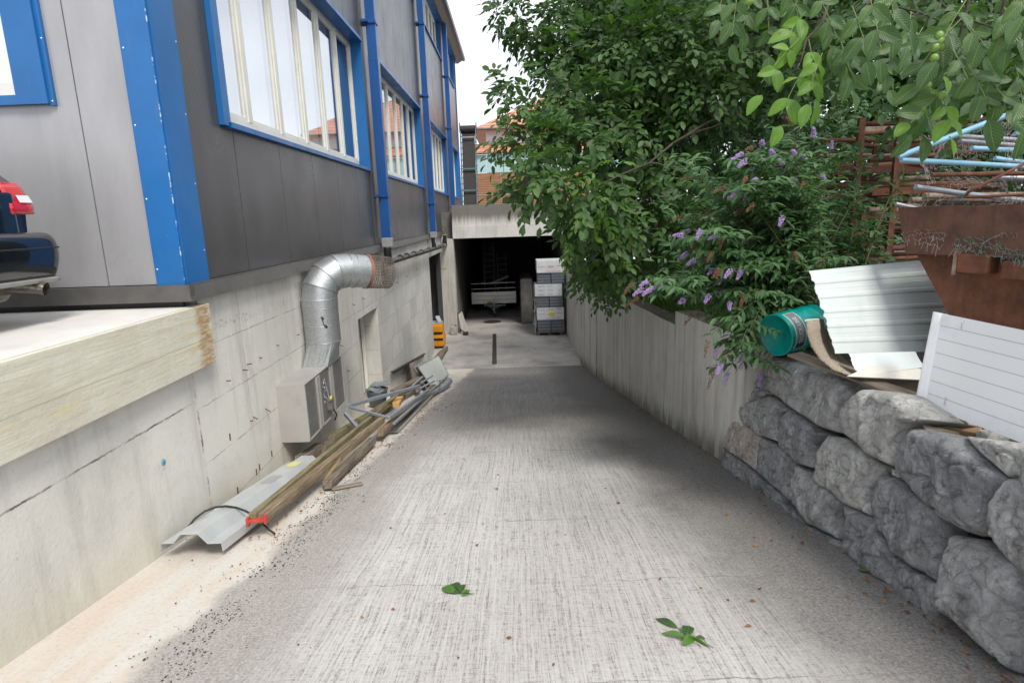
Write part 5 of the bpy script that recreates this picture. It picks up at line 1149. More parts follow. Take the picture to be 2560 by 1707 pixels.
dtube([(2290, 408, 4.5), (2420, 412, 4.4)], .022, MAT_GALVPIPE, 'pale grey tube end beside the rusty rod', group=TG)
dtube([(2140, 402, 4.35), (2420, 398, 4.35)], .016, MAT_RUSTPIPE, 'straight red-brown rusty rod lying level on the heap', group=TG)
dtube([(2400, 352, 4.0), (2310, 398, 4.0), (2235, 436, 4.05), (2221, 446, 4.1), (2232, 453, 4.1), (2310, 449, 4.0), (2400, 444, 3.95)], .010, MAT_RUSTPIPE, 'thin rusty rod bent into a long hairpin', 'rod', None, 'bent_rod')
dtube([(2057, 468, 4.45), (2128, 483, 4.45)], .013, MAT_ALU, 'short whitish tube poking out over the left corner of the skip', group=TG)
for k in range(9):
    v = 452+3.5*k+random.uniform(-2, 2); u0 = 2080+random.uniform(0, 90)
    dtube([(u0, v, 4.7+.12*k), (2420, v+random.uniform(-12, 14), 4.9+.1*k)], random.uniform(.018, .028), random.choice((MAT_RUSTPALE, MAT_RUSTPIPE, MAT_RUSTPALE)), 'rusty flaking tube lying inside the skip just above its rim', group='old tubes inside the skip')
# crumpled netting
def netting(name, u0, u1, v0, v1, Y, Y2, mat, label, nx, ny, sag, seed, rad=.0022):
    A_, B_, C_, D_ = P(u0*1.0884, v0*1.0884, Y+.35), P(u1*1.0884, v0*1.0884, Y2+.35), P(u0*1.0884, v1*1.0884, Y-.06), P(u1*1.0884, v1*1.0884, Y2-.06)
    def pt(i, j):
        s_, t_ = i/nx, j/ny; q = A_.lerp(B_, s_).lerp(C_.lerp(D_, s_), t_); n1 = Vector((seed, 0, 0)); z = q*3.1+n1
        return q+Vector((mn.noise(z)*.14, mn.noise(z+Vector((9, 0, 0)))*.16, mn.noise(z+Vector((0, 9, 0)))*.16))*sag
    mb = MB(); VV = {}
    for j in range(ny+1):
        for i in range(nx+1): VV[i, j] = pt(i+random.uniform(-.22, .22), j+(.22 if (i+j) % 2 else -.22)+random.uniform(-.25, .25))+Vector((random.gauss(0, .004), random.gauss(0, .006), random.gauss(0, .004)))
    def wire(a, b):
        if random.random() < .05 or (a-b).length > .09: return
        m_ = (a+b)/2+Vector((random.gauss(0, .002), random.gauss(0, .002), random.gauss(0, .002))); mb.tube([a, m_, b], rad, 3, cap=False)
    for j in range(ny):
        for i in range(nx):
            if mn.noise(Vector((i*.13+seed, j*.20, 2))) < (-.9 if seed > 10 else -.18): continue
            wire(VV[i, j], VV[i+1, j])
            if (i+j) % 2 == 0: wire(VV[i, j], VV[i, j+1])
    return solo(mb, name, mat, label, 'wire netting')
netting('wire_netting', 2120, 2420, 295, 450, 4.6, 4.3, MAT_WIRE, 'crumpled hexagonal galvanised wire netting tangled among the blue tubes', 60, 24, 1.6, 3, .0015)
netting('wire_netting', 2085, 2330, 478, 565, 4.36, 3.80, MAT_WIRE, 'torn pale wire netting hanging over the left of the skip rim', 46, 12, .7, 8, .0012)
netting('wire_netting', 2200, 2420, 475, 600, 4.08, 3.58, MAT_WIREGREEN, 'green coated wire netting hanging down over the skip rim', 44, 13, .9, 14, .0012)

# ------------------------------------------------------------------ rack of rusty scaffold tubes behind
mats_ = [MAT_RUSTRED, MAT_RUSTPALE, MAT_RUSTPIPE, MAT_RUST, MAT_RUSTRED]
k = 0
for v in list(range(286, 470, 12))+[482, 497, 512, 527, 541, 556, 572, 588, 600]:
    u0 = 1880+random.uniform(-10, 130)+(40 if v > 470 else 0); Y_ = 7.2+random.uniform(0, 1.0)
    a = P(u0*1.0884, v*1.0884, Y_); b = a+Vector((random.uniform(.9, 2.2), random.uniform(-.4, .4), random.uniform(-.10, .10)))
    mb = MB()
    if k % 4 == 1: mb.bar(a, b, .06, .09, bev=.006)
    else: mb.tube([a, b], random.uniform(.022, .036), 10)
    mt = mats_[k % 5] if v < 520 else (MAT_RUSTRED if k % 2 else MAT_RUSTPIPE)
    solo(mb, 'scaffold_tube', mt, 'rusty scaffold tube or beam stacked level behind the lilac-flowered bush', 'scaffold tube', 'rusty tubes stacked behind the bush'); k += 1
rk = thing('storage_rack', 'rusty steel rack posts holding the stacked scaffold tubes behind the bush', 'rack', (4.2, 7.3, -1.4))
for u in (1985, 2075):
    a = P(u*1.0884, 300, 7.05); mb = MB(); mb.bar((a.x, 7.1, -1.5), (a.x, 7.1, .95), .07, .05, upv=(0, 1, 0)); mb.build('post', MAT_RUSTPIPE, rk)
# ------------------------------------------------------------------ ribbed sheet, curled sheet, panel, drum
def dP(u, v, Y): return P(u*1.0884, v*1.0884, Y)
def surf(name, A_, B_, C_, D_, nu, nv, fn, mat, label, cat, th=.004):
    nn = (B_-A_).cross(C_-A_).normalized(); nn = nn if nn.y < 0 else -nn; mb = MB(); V = []
    for j in range(nv+1):
        for i in range(nu+1):
            s_, t_ = i/nu, j/nv; s2, t2, o = fn(s_, t_); V.append(A_.lerp(B_, s2).lerp(C_.lerp(D_, s2), t2)+nn*o)
    mb.add(V, [(j*(nu+1)+i, j*(nu+1)+i+1, (j+1)*(nu+1)+i+1, (j+1)*(nu+1)+i) for j in range(nv) for i in range(nu)])
    o = solo(mb, name, mat, label, cat); s_ = o.modifiers.new('solid', 'SOLIDIFY'); s_.thickness = th; return o
def ribf(s, t):
    ph = (t*5.7+.30) % 1.0; o = .006*max(0, min(1, (ph-.0)/.07))*(1 if ph < .24 else max(0, 1-(ph-.24)/.08)) if ph < .32 else 0
    o += .0015 if .60 < ph < .64 else 0
    jag = .0
    if s < .03: jag = .025*abs(mn.noise(Vector((t*9, 3, 0))))
    return s+jag, t, o-.05*(s-.5)**2
surf('ribbed_sheet', dP(1860, 621, 4.40), dP(2230, 588, 5.2), dP(1921, 811, 4.10), dP(2270, 806, 4.9), 30, 112, ribf, MAT_PALE, 'large pale mint ribbed metal sheet leaning against the skip on the boulders', 'metal sheet')
surf('torn_sheet', dP(1948, 812, 4.12), dP(2102, 808, 4.2), dP(1965, 868, 4.0), dP(2118, 848, 4.05), 20, 14, lambda s, t: (s+(.05*abs(mn.noise(Vector((t*12, 1, 0)))) if s < .05 else 0), t, .03*t*t), MAT_PALE, 'small torn pale sheet showing below the big ribbed one', 'metal sheet')
# curled sheet
oa = [(1851, 736), (1853, 765), (1862, 795), (1882, 825), (1912, 850), (1945, 862), (1975, 868)]; ia = [(1888, 733), (1893, 760), (1903, 785), (1922, 812), (1948, 835), (1972, 850), (1984, 858)]
mb = MB(); V = []
for (a, b) in zip(oa, ia):
    for t in (0, .33, .66, 1): V.append(dP(a[0]+(b[0]-a[0])*t, a[1]+(b[1]-a[1])*t, 3.98+.42*t))
mb.add(V, [(j*4+i, j*4+i+1, (j+1)*4+i+1, (j+1)*4+i) for j in range(6) for i in range(3)], 0, True)
m = M('fibre_backing', .9); p = m.pos; v_ = m.map(p, (60, 60, 130)); c = m.mix(m.ramp(m.vor(v_, 1, 'DISTANCE_TO_EDGE'), (.05, 1), (.2, 0)), (.42, .36, .28), (.20, .16, .12)); m.col(c); m.bump(m.vor(v_, 1, 'DISTANCE_TO_EDGE'), .6, .004)
cs = solo(mb, 'curled_sheet', m.m, 'beige fibre-backed sheet curled up at the left end below the ribbed sheet', 'curled sheet'); s_ = cs.modifiers.new('solid', 'SOLIDIFY'); s_.thickness = .012
mb = MB(); V = [dP(1945, 864, 3.97), dP(2118, 872, 3.98), dP(2116, 847, 4.02), dP(2003, 838, 4.05)]; mb.add(V, [(0, 1, 2, 3)]); o = mb.build('flap', MAT_PALEEDGE, cs); s_ = o.modifiers.new('solid', 'SOLIDIFY'); s_.thickness = .012
mb = MB(); mb.tube([dP(1851, 736, 3.97), dP(1888, 733, 4.4)], .008, 6); mb.build('light_edge', MAT_PALEEDGE, cs)
# white panel in line with the wall
TL, BL = PX(2340, 780, 2.70), PX(2294, 1007, 2.57); TRr, BRr = PX(2560, 825, 2.70), PX(2560, 1110, 2.57)
TR_, BR_ = TL+(TRr-TL)*1.7, BL+(BRr-BL)*1.7; nn = (TR_-TL).cross(BL-TL).normalized(); nn = nn if nn.x < 0 else -nn
wp = thing('white_panel', 'big white lacquered door panel with fine grooves leaning on the boulders at the right edge', 'door panel', BL)
mb = MB(); nv_ = 8; gro = [.0, .13, .27, .42, .57, .72, .86, 1.0]
def wq(s_, t_, o): return TL.lerp(TR_, s_).lerp(BL.lerp(BR_, s_), t_)+nn*o
for a, b in zip(gro[:-1], gro[1:]):
    V = [wq(s_, t_, o) for s_, t_, o in ((.05, a+.003, .0), (1, a+.003, 0), (1, b-.003, 0), (.05, b-.003, 0))]; V += [q-nn*.04 for q in V]
    mb.add(V, [(0, 1, 2, 3), (7, 6, 5, 4), (0, 4, 5, 1), (1, 5, 6, 2), (2, 6, 7, 3), (3, 7, 4, 0)])
mb.build('face', MAT_WHITE, wp)
mb = MB(); V = [wq(s_, t_, -.004) for s_, t_ in ((.05, .001), (1, .001), (1, .999), (.05, .999))]; mb.add(V, [(0, 1, 2, 3)]); mb.build('groove', MAT_WHITELINE, wp)
mb = MB(); V = []; prf = [(-.012, -.03), (-.008, .012), (.004, .022), (.018, .020), (.030, .006), (.05, .001), (.05, -.04)]
for t_ in (0, 1):
    for s_, o in prf: V.append(wq(s_, t_, o))
n = len(prf); mb.add(V, [(i, i+1, n+i+1, n+i) for i in range(n-1)], 0, True); mb.add(V, [list(range(n)), [n+i for i in range(n)][::-1]]); mb.build('edge_profile', MAT_WHITE, wp)
for (u, v) in ((2408, 812), (2366, 1003)):
    d = fw + rt*((u-1280)/F) - up*((v-853.5)/F); q = d*(TL.dot(nn)/d.dot(nn))+nn*.004; w1 = (BL-TL).normalized()
    mb = MB(); mb.tube([q-w1*.022-nn*.004, q-w1*.022+nn*.006, q+w1*.022+nn*.006, q+w1*.022-nn*.004], .0022, 5); mb.build('staple', MAT_GALV, wp)
# drum lying on its side
dr0 = P(1938, 838, 5.0); ax = Vector((.90, .42, .10)).normalized(); RD = .176
T = Matrix.Translation(dr0) @ ax.to_track_quat('Z', 'Y').to_matrix().to_4x4()
dm = thing('teal_drum', 'teal metal drum with a silver label lying on its side on the boulder wall', 'drum', dr0)
mb = MB(); mb.lathe([(RD-.02, .02), (RD-.004, .012), (RD, .02), (RD, .20), (RD+.006, .215), (RD, .23), (RD, .34), (RD+.006, .355), (RD, .37), (RD, .47), (0, .47)], 48, T); mb.build('shell', MAT_TEAL, dm)
mb = MB(); mb.lathe([(0, .022), (RD-.02, .02), (RD-.012, .004), (RD-.001, -.004), (RD+.007, .004), (RD+.006, .016), (RD, .02)], 48, T); mb.build('lid', MAT_RIM, dm)
Ti = T.inverted(); vc = Ti @ Vector((0, 0, 0)); ang0 = math.atan2(vc.y, vc.x)
upl = (Ti.to_3x3() @ Vector((0, 0, 1))); au = math.atan2(upl.y, upl.x); sgn = 1 if math.sin(au-ang0) > 0 else -1
def cyl(a, h, r_): return T @ Vector((r_*math.cos(ang0+sgn*a), r_*math.sin(ang0+sgn*a), h))
def patch(a0, a1, h0, h1, r_, mat, name, par):
    V = []; mb = MB()
    for i in range(17):
        a = a0+(a1-a0)*i/16; V += [cyl(a, h0, r_), cyl(a, h1, r_)]
    mb.add(V, [(2*i, 2*i+1, 2*i+3, 2*i+2) for i in range(16)], 0, True); return mb.build(name, mat, par)
patch(-1.05, 1.0, .045, .165, RD+.0012, MAT_LABELTXT, 'label', dm); lb_ = patch(-1.02, .97, .053, .157, RD+.002, MAT_LABEL, 'label_face', dm)
patch(-1.02, -.72, .055, .15, RD+.0028, MAT_LABELDK, 'label_splash', dm)
c = bpy.data.curves.new('t', 'FONT'); c.body = 'TRUCK-LINE'; c.size = .060; c.align_x = 'LEFT'; c.align_y = 'CENTER'; c.resolution_u = 3
o = bpy.data.objects.new('t', c); COL.objects.link(o); me = bpy.data.meshes.new_from_object(o.evaluated_get(bpy.context.evaluated_depsgraph_get())); bpy.data.objects.remove(o)
mxx = max(v.co.x for v in me.vertices); orig = world_loc(dm)
for v in me.vertices: x, y = v.co.x, v.co.y; v.co = cyl(-.74+x/mxx*1.35, .105-y*1.0, RD+.0035)-orig
me.name = 'lettering'; me.materials.clear(); me.materials.append(MAT_LABELTXT); o = bpy.data.objects.new('lettering', me); COL.objects.link(o); o.parent = dm
beam('wood_board', P(1985, 885, 4.6), P(2330, 1010, 3.65), .16, .022, MAT_WOODGREY, 'dirty brown board lying under the drum and the curled sheet', 'board', None)
beam('wood_board', P(2310, 1070, 3.35), P(2400, 1088, 3.30), .05, .02, MAT_WOODGREY, 'grey wood scrap on the boulder under the white panel, lighter one', 'board', None, .3)
beam('wood_board', P(2330, 1062, 3.5), P(2450, 1082, 3.3), .07, .04, MAT_BOARD, 'brown wood scrap wedged under the lower edge of the white panel', 'board', None, .2)
# a few loose stones between boulders and board
for k, (u, v, Y_) in enumerate(((2215, 990, 3.9), (2090, 925, 4.5), (2500, 1115, 3.1), (2480, 1090, 3.2))): blob(P(u, v, Y_), .07, .06, .03, MAT_ROCK[k % 2], 40+k, sw, 'chip_stone')

# ================================================================== FOLIAGE
LT_V = np.array([(0, 0, 0), (.30, .42, .07), (.30, 0, 0), (.30, -.42, .07), (.66, .43, .05), (.66, 0, -.02), (.66, -.43, .05), (1, 0, -.10)])
LT_T = np.array([(0, 2, 1), (0, 3, 2), (7, 4, 5), (7, 5, 6)]); LT_Q = np.array([(1, 2, 5, 4), (2, 3, 6, 5)])
def norm(a): return a/np.maximum(np.linalg.norm(a, axis=1, keepdims=True), 1e-9)
def leaves(pos, dr_, up_, ln, wd, detailed=False):
    """arrays of leaflets -> verts, tri, quad, uv"""
    x = norm(dr_); z = norm(up_-x*(up_*x).sum(1, keepdims=True)); y = np.cross(z, x)
    if not detailed: T_, tt, tq = LT_V, LT_T, LT_Q; uv = None
    else:
        nl, nw = 8, 4; T_ = []; UV = []
        for i in range(nl+1):
            s_ = i/nl; w_ = (math.sin(math.pi*min(1, s_**.85))**.75)*.5*(1 if s_ < .97 else .4)
            for j in range(nw+1): t_ = -1+2*j/nw; T_.append((s_, t_*w_, .10*abs(t_)*w_*2+.0-.16*s_*s_+.02*math.sin(9*s_+3*t_))); UV.append((s_, t_))
        T_ = np.array(T_); UV = np.array(UV); tt = np.zeros((0, 3), int)
        tq = np.array([(i*(nw+1)+j, i*(nw+1)+j+1, (i+1)*(nw+1)+j+1, (i+1)*(nw+1)+j) for i in range(nl) for j in range(nw)]); uv = np.tile(UV, (len(pos), 1))
    n, k = len(pos), len(T_); ln = np.broadcast_to(ln, n)[:, None, None]; wd = np.broadcast_to(wd, n)[:, None, None]
    V = pos[:, None, :]+T_[None, :, 0:1]*ln*x[:, None, :]+T_[None, :, 1:2]*wd*y[:, None, :]+T_[None, :, 2:3]*ln*z[:, None, :]
    off = (np.arange(n)*k)[:, None, None]
    Fs = [(q[None]+off).reshape(-1, q.shape[1]) for q in (tt, tq) if len(q)]
    return V.reshape(-1, 3), Fs, uv
def merge(parts):
    V = []; T3 = []; Q4 = []; U = []; o = 0
    for v, Fs, uv in parts:
        for f in Fs: (T3 if f.shape[1] == 3 else Q4).append(f+o)
        V.append(v); o += len(v)
        if uv is not None: U.append(uv)
    return np.concatenate(V), [np.concatenate(q) for q in (T3, Q4) if q], (np.concatenate(U) if U else None)
def compound(B, D, U, L, pairs, leaf_l, leaf_w, droop=.35, detailed=False, jit=.25):
    """compound leaves: base B, direction D, up U, rachis length L"""
    n = len(B); D = norm(D); S = norm(np.cross(D, U)); U = np.cross(S, D); out = []
    for p_ in range(pairs+1):
        t = .28+.72*p_/pairs
        for sg in ((-1, 1) if p_ < pairs else (0,)):
            q = B+D*(L*t)[:, None]+np.array([0, 0, -1])*(droop*L*t*t)[:, None]
            d = D*(.45+.4*t)+S*sg*(1.0-.25*t)+rng.normal(0, jit, (n, 3))*.55+np.array([0, 0, -droop*.8])
            u_ = U+rng.normal(0, jit, (n, 3)); sc = (.72+.35*t)*rng.uniform(.8, 1.15, n)
            out.append(leaves(q, d, u_, leaf_l*sc, leaf_w*sc, detailed))
    return merge(out)
def blobs_to_sprigs(bl, dens, fr=.45):
    Bs = []; Ds = []
    for (u, v, Y, r_) in bl:
        c = np.array(P(u*1.0884, v*1.0884, Y)); rw = r_*1.0884/F*Y; n = max(6, int(dens*rw*rw))
        d = norm(rng.normal(0, 1, (n, 3))); rad = rng.uniform(fr, 1.0, n)**.6
        pt = c+d*rad[:, None]*rw*np.array([1, 1.35, .95])
        keep = np.array([mn.noise(Vector(q)*2.1)+.35*mn.noise(Vector(q)*5) > -.24 for q in pt])
        Bs.append(pt[keep]); Ds.append((d+np.array([0, 0, -.25])+rng.normal(0, .35, (n, 3)))[keep])
    return np.concatenate(Bs), np.concatenate(Ds)
def foliage(name, bl, dens, mat, parent, pairs, ll, lw, L, fr=.45, droop=.4):
    B, D = blobs_to_sprigs(bl, dens, fr); n = len(B); U = np.tile([0, 0, 1.], (n, 1))+rng.normal(0, .35, (n, 3))+np.array([-.2, -.35, 0])
    V, Fs, uv = compound(B, D, U, rng.uniform(.7, 1.2, n)*L, pairs, ll, lw, droop); return npmesh(name, V, Fs, mat, parent)
def limb(mb, a, b, r0_, r1_, wob=.12, n=9, seed=0):
    a, b = Vector(a), Vector(b); pts = []
    for i in range(n+1):
        t = i/n; q = a.lerp(b, t)+Vector((mn.noise(Vector((t*3, seed, 0))), mn.noise(Vector((t*3, seed, 5))), mn.noise(Vector((t*3, seed, 9)))))*wob*math.sin(math.pi*t)*(b-a).length; q.z += .03*math.sin(math.pi*t)*(b-a).length; pts.append(q)
    mb.tube(pts, [r0_+(r1_-r0_)*(i/n) for i in range(n+1)], 8); return pts

wt = thing('walnut_tree', 'big dark green walnut tree overhanging the ramp, green nuts on its near branches', 'tree', (4.9, 10.5, -1.5))
edge_bl = [(1185, 15, 10, 42), (1240, 30, 10, 55), (1290, 60, 10, 70), (1222, 95, 10, 24), (1262, 128, 9.5, 34), (1205, 215, 8, 40), (1172, 185, 8, 20), (1262, 240, 8, 62), (1192, 285, 7.5, 34), (1200, 255, 7.8, 40),
 (1165, 335, 7, 22), (1195, 395, 6.8, 42), (1200, 440, 6.6, 26), (1250, 330, 7.2, 60), (1250, 410, 6.6, 50), (1155, 20, 10, 18), (1180, 165, 8.6, 16)]
mid_bl = [(1350, 60, 10, 95), (1430, 60, 10, 105), (1540, 70, 10, 110), (1650, 60, 10, 110), (1770, 90, 9, 110), (1330, 150, 9, 85), (1400, 190, 9, 95), (1500, 200, 9.5, 100), (1330, 260, 8, 80), (1410, 300, 8, 90), (1490, 320, 8.5, 80),
 (1310, 340, 7.2, 62), (1320, 410, 6.7, 50), (1345, 440, 6.5, 52), (1345, 480, 7.3, 48), (1345, 540, 8.5, 44), (1370, 500, 7.2, 60), (1370, 570, 8.2, 60), (1370, 620, 10, 40), (1425, 595, 8.3, 50), (1470, 560, 8.3, 70), (1450, 480, 7.6, 75), (1540, 500, 8.0, 70), (1520, 420, 8.5, 80), (1540, 110, 8.4, 85), (1600, 210, 8.2, 75), (1470, 140, 8.4, 80), (1640, 110, 8.2, 80)]
top_bl = [(1480, -130, 9, 110), (1650, -140, 8.5, 150), (1820, -120, 8, 150), (1960, -90, 7, 130), (2120, -110, 6.5, 140), (2300, -110, 6, 140)]
near_mid = [(1980, 60, 6.0, 80), (2080, 40, 5.6, 80), (2190, 60, 5.2, 85), (2300, 70, 5.0, 90), (2000, 160, 6.4, 65), (2110, 150, 5.8, 70), (2220, 180, 5.4, 80), (2330, 200, 5.2, 85), (2150, 240, 6.0, 50), (2330, 270, 6.4, 50), (1900, 60, 7, 90)]
back_bl = [(u, v, 14.5+random.uniform(-.8, .8), 105) for u in range(1400, 2600, 110) for v in range(-40, 480, 120) if not (u < 1480 and v > 200)]+[(u, 560, 12.0, 85) for u in range(1440, 1760, 80)]+[(2450, 150, 8, 160), (2450, 330, 9, 120), (2250, 240, 10, 90), (2060, 250, 10, 90)]
foliage('crown', edge_bl, 480, MAT_WALNUT, wt, 3, .12, .066, .27)
foliage('crown', mid_bl, 520, MAT_WALNUT, wt, 3, .125, .070, .27)
foliage('crown', top_bl, 190, MAT_WALNUT, wt, 3, .13, .066, .28)
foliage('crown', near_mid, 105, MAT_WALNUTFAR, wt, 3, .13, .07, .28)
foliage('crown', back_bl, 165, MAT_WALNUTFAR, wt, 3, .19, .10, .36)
foliage('crown', [(1400, 395, 6.3, 34), (1375, 470, 6.2, 36), (1415, 440, 6.3, 30), (1325, 545, 6.8, 20), (1560, 380, 8, 22), (1720, 180, 8.6, 30), (1395, 600, 7.6, 20)], 420, MAT_FRESH, wt, 3, .105, .052, .24)
mb = MB(); tb = Vector((4.9, 10.5, -1.7)); t1 = Vector((4.5, 10.3, 1.2)); t2 = Vector((4.1, 10.0, 3.6))
limb(mb, tb, t1, .26, .20, .03); limb(mb, t1, t2, .20, .13, .04, seed=2)
mb.build('trunk', MAT_BARK, wt)
for i, (u, v, Y_, r_) in enumerate([edge_bl[j] for j in (2, 7, 11)]+[mid_bl[j] for j in (1, 4, 9, 13, 21)]+near_mid[:4]):
    mb = MB(); e = P(u*1.0884, v*1.0884, Y_); s_ = t1.lerp(t2, random.random()); pts = limb(mb, s_, e, .032, .007, .10, 10, i*3.3)
    for k in range(5):
        q = pts[5+k]; limb(mb, q, q+Vector((random.uniform(-.5, .5), random.uniform(-.5, .5), random.uniform(-.5, .3))), .012, .004, .1, 5, i+k)
    mb.build('limb', MAT_BARK, wt)
# branches hanging close to the camera
def z3(x, y, Y): return np.array(P(1400+x/2.0276, y/2.0276, Y))
near = [(1215, 195, 1000, 395, 3.0, 1), (1260, 200, 1310, 440, 3.0, 1), (1245, 330, 1105, 565, 3.0, 1), (1245, 60, 1130, 190, 3.05, 1), (1330, 270, 1250, 470, 2.95, 1), (1420, 200, 1490, 400, 2.9, 0), (1330, 60, 1400, 190, 3.1, 0), (1390, 240, 1500, 340, 3.0, 0),
 (900, -40, 870, 170, 3.3, 0), (980, -60, 930, 110, 3.4, 0), (1050, -30, 1065, 225, 3.3, 0), (1150, -80, 1230, 70, 3.2, 0), (1290, -60, 1420, 170, 3.0, 0), (1480, 30, 1570, 250, 2.8, 0), (1560, -50, 1640, 230, 2.7, 0), (1660, -80, 1705, 100, 2.8, 0), (1240, -80, 1170, 60, 3.4, 0), (1720, -50, 1600, 130, 3.0, 0), (840, -80, 800, 60, 3.6, 0),
 (2060, 0, 1900, 230, 2.8, 0), (2060, 70, 1790, 320, 2.9, 0), (2000, 200, 1850, 350, 2.9, 0), (1990, 250, 2110, 450, 2.7, 0), (2070, 330, 2200, 540, 2.6, 0), (2010, 330, 1740, 520, 2.9, 1), (1960, 450, 1760, 600, 2.8, 0), (1880, 480, 1850, 650, 2.9, 0), (2150, 380, 2290, 510, 2.6, 0), (2200, 150, 2330, 260, 2.5, 0), (2250, 40, 2350, 150, 2.5, 0), (2070, 130, 2180, 240, 2.7, 0), (1945, 500, 1985, 650, 2.8, 1), (2310, 330, 2370, 600, 2.5, 0), (2330, -40, 2400, 120, 2.4, 0), 
 (1700, 200, 1650, 330, 3.4, 0), (1780, 60, 1760, 200, 3.2, 0), (1620, 300, 1680, 420, 3.9, 0), (1840, 140, 1760, 260, 3.3, 0), (1540, 180, 1480, 330, 3.2, 0)]
for kind, mt in ((0, MAT_WALNUTNEAR), (1, MAT_FRESHNEAR if 'MAT_FRESHNEAR' in globals() else MAT_FRESH)):
    for q in [q for q in near if q[5] == kind]:
        B = z3(q[0], q[1], q[4])[None]; T_ = z3(q[2], q[3], q[4]-.05)[None]; L = np.linalg.norm(T_-B, axis=1)
        U_ = np.array([[rng.uniform(-.6, .5), -1.0, .35]])
        V, Fs, uv = compound(B, T_-B, U_, L*.86, 2 if L[0] < .28 else 3, .115, .060, .42, True, .30)
        o = npmesh('compound_leaf', V, Fs, mt, wt, uv)
        mb = MB(); pts = [Vector(B[0]).lerp(Vector(T_[0]), t) + Vector((0, 0, -.18*L[0]*t*t)) for t in (0, .3, .6, .9)]; mb.tube(pts, [.0026, .0022, .0019, .0015], 6); mb.build('leaf_stalk', MAT_STALK, o)
for pts in ([(2085, -60, 2.8), (2050, 100, 2.8), (2005, 260, 2.8), (1975, 410, 2.8)], [(2270, -60, 2.7), (2210, 220, 2.7), (2160, 400, 2.65)], [(1390, -80, 3.1), (1330, 120, 3.05), (1250, 200, 3.0), (1215, 330, 3.0)], [(1700, -100, 2.9), (1580, 0, 2.85), (1480, 120, 2.85), (1420, 200, 2.9)], [(2400, 60, 2.5), (2300, 200, 2.55), (2230, 330, 2.6)], [(950, -120, 3.4), (1000, -60, 3.4), (1060, 40, 3.35)]):
    mb = MB(); mb.tube([Vector(z3(*q)) for q in pts], [.009-.002*i for i in range(len(pts))], 7); mb.build('twig', MAT_BARK, wt)
for (x, y) in ((1922, 182), (1928, 210), (1904, 243), (1938, 236), (1898, 296), (1858, 432), (1938, 486), (960, 5)):
    q = Vector(z3(x, y, 2.78)); mb = MB(); bm = bmesh.new(); bmesh.ops.create_icosphere(bm, subdivisions=3, radius=.0175)
    mb.add([Vector((v.co.x, v.co.y, v.co.z*1.12))+q for v in bm.verts], [[v.index for v in f.verts] for f in bm.faces], 0, True); bm.free(); mb.build('walnut', MAT_NUT, wt)

# small-leaved shrub behind
foliage_extra = [(1890, 430, 7.6, 45), (2040, 300, 7.0, 30), (1960, 380, 7.0, 22), (2150, 470, 8.5, 60), (2250, 350, 8.5, 80), (2330, 330, 8.5, 80), (2020, 420, 8.8, 70), (2120, 330, 9, 70), (1930, 320, 6.6, 26), (2010, 450, 6.6, 24), (2060, 540, 6.2, 26), (1980, 590, 6.4, 24), (2080, 290, 6.5, 22)]
ds = thing('dogwood_shrub', 'dense shrub of small dark leaves behind the lilac-flowered bush', 'shrub', (4.0, 9.0, -1.5))
foliage('foliage', [(1560, 330, 9, 85), (1650, 280, 9, 95), (1750, 260, 9, 100), (1850, 250, 9, 90), (1940, 230, 8.8, 80), (1610, 420, 9, 85), (1700, 380, 9.3, 95), (1790, 350, 9.3, 95), (1560, 470, 8.6, 60), (1640, 500, 8.6, 75), (1880, 340, 9, 60)]+foliage_extra, 320, MAT_SMALL, ds, 3, .075, .052, .22, .6)
mb = MB()
for k in range(7): limb(mb, (3.9+.1*k, 9.3, -1.5), P((1560+60*k)*1.0884, 330*1.0884, 9.2), .03, .006, .06, 8, k)
mb.build('stem', MAT_BARK, ds)
# shrub low over the concrete wall
hs = thing('wall_shrub', 'low dark shrub spilling over the concrete wall near the garage', 'shrub', (2.6, 13, -1.6))
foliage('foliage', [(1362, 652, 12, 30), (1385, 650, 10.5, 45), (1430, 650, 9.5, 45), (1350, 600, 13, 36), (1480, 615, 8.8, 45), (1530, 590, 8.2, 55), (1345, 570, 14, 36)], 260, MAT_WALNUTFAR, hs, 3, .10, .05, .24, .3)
mb = MB()
for k in range(6): limb(mb, (2.5+.15*k, 9+k*.9, -1.5), (2.2+.2*k, 8.6+k*.9, -.7), .02, .005, .1, 6, k)
mb.build('stem', MAT_BARK, hs)
# grass tufts along the wall top
def blades(n, xf, mat, name, hgt, kind='stuff', up_=1.0):
    pos = np.array([xf() for _ in range(n)]); d = norm(rng.normal(0, .45, (n, 3))+np.array([-.25, -.1, up_])); u_ = rng.normal(0, 1, (n, 3))
    V, Fs, uv = leaves(pos, d, u_, rng.uniform(.5, 1.3, n)*hgt, np.full(n, .012)); o = npmesh(name, V, Fs, mat); o['kind'] = kind; return o
def soilz(x, y): return (-1.33 if y < 5.6 else -1.42-.02*(y-5.6))+.09*mn.noise(Vector((x, y, 0)))-.03
def gp_():
    y = random.uniform(5.6, 20); x = cx_(y)+.32+abs(random.gauss(0, .45)); return (x, y, soilz(x, y)-.05)
blades(5200, gp_, MAT_GRASS, 'grass', .20)
def wt_():
    y = random.choice((random.gauss(11.8, .5), random.gauss(7.0, .4), random.gauss(10.6, .3))); return (cx_(y)+random.uniform(-.01, .06), y, -1.5-.02*(y-8) if y > 7.9 else -1.28)
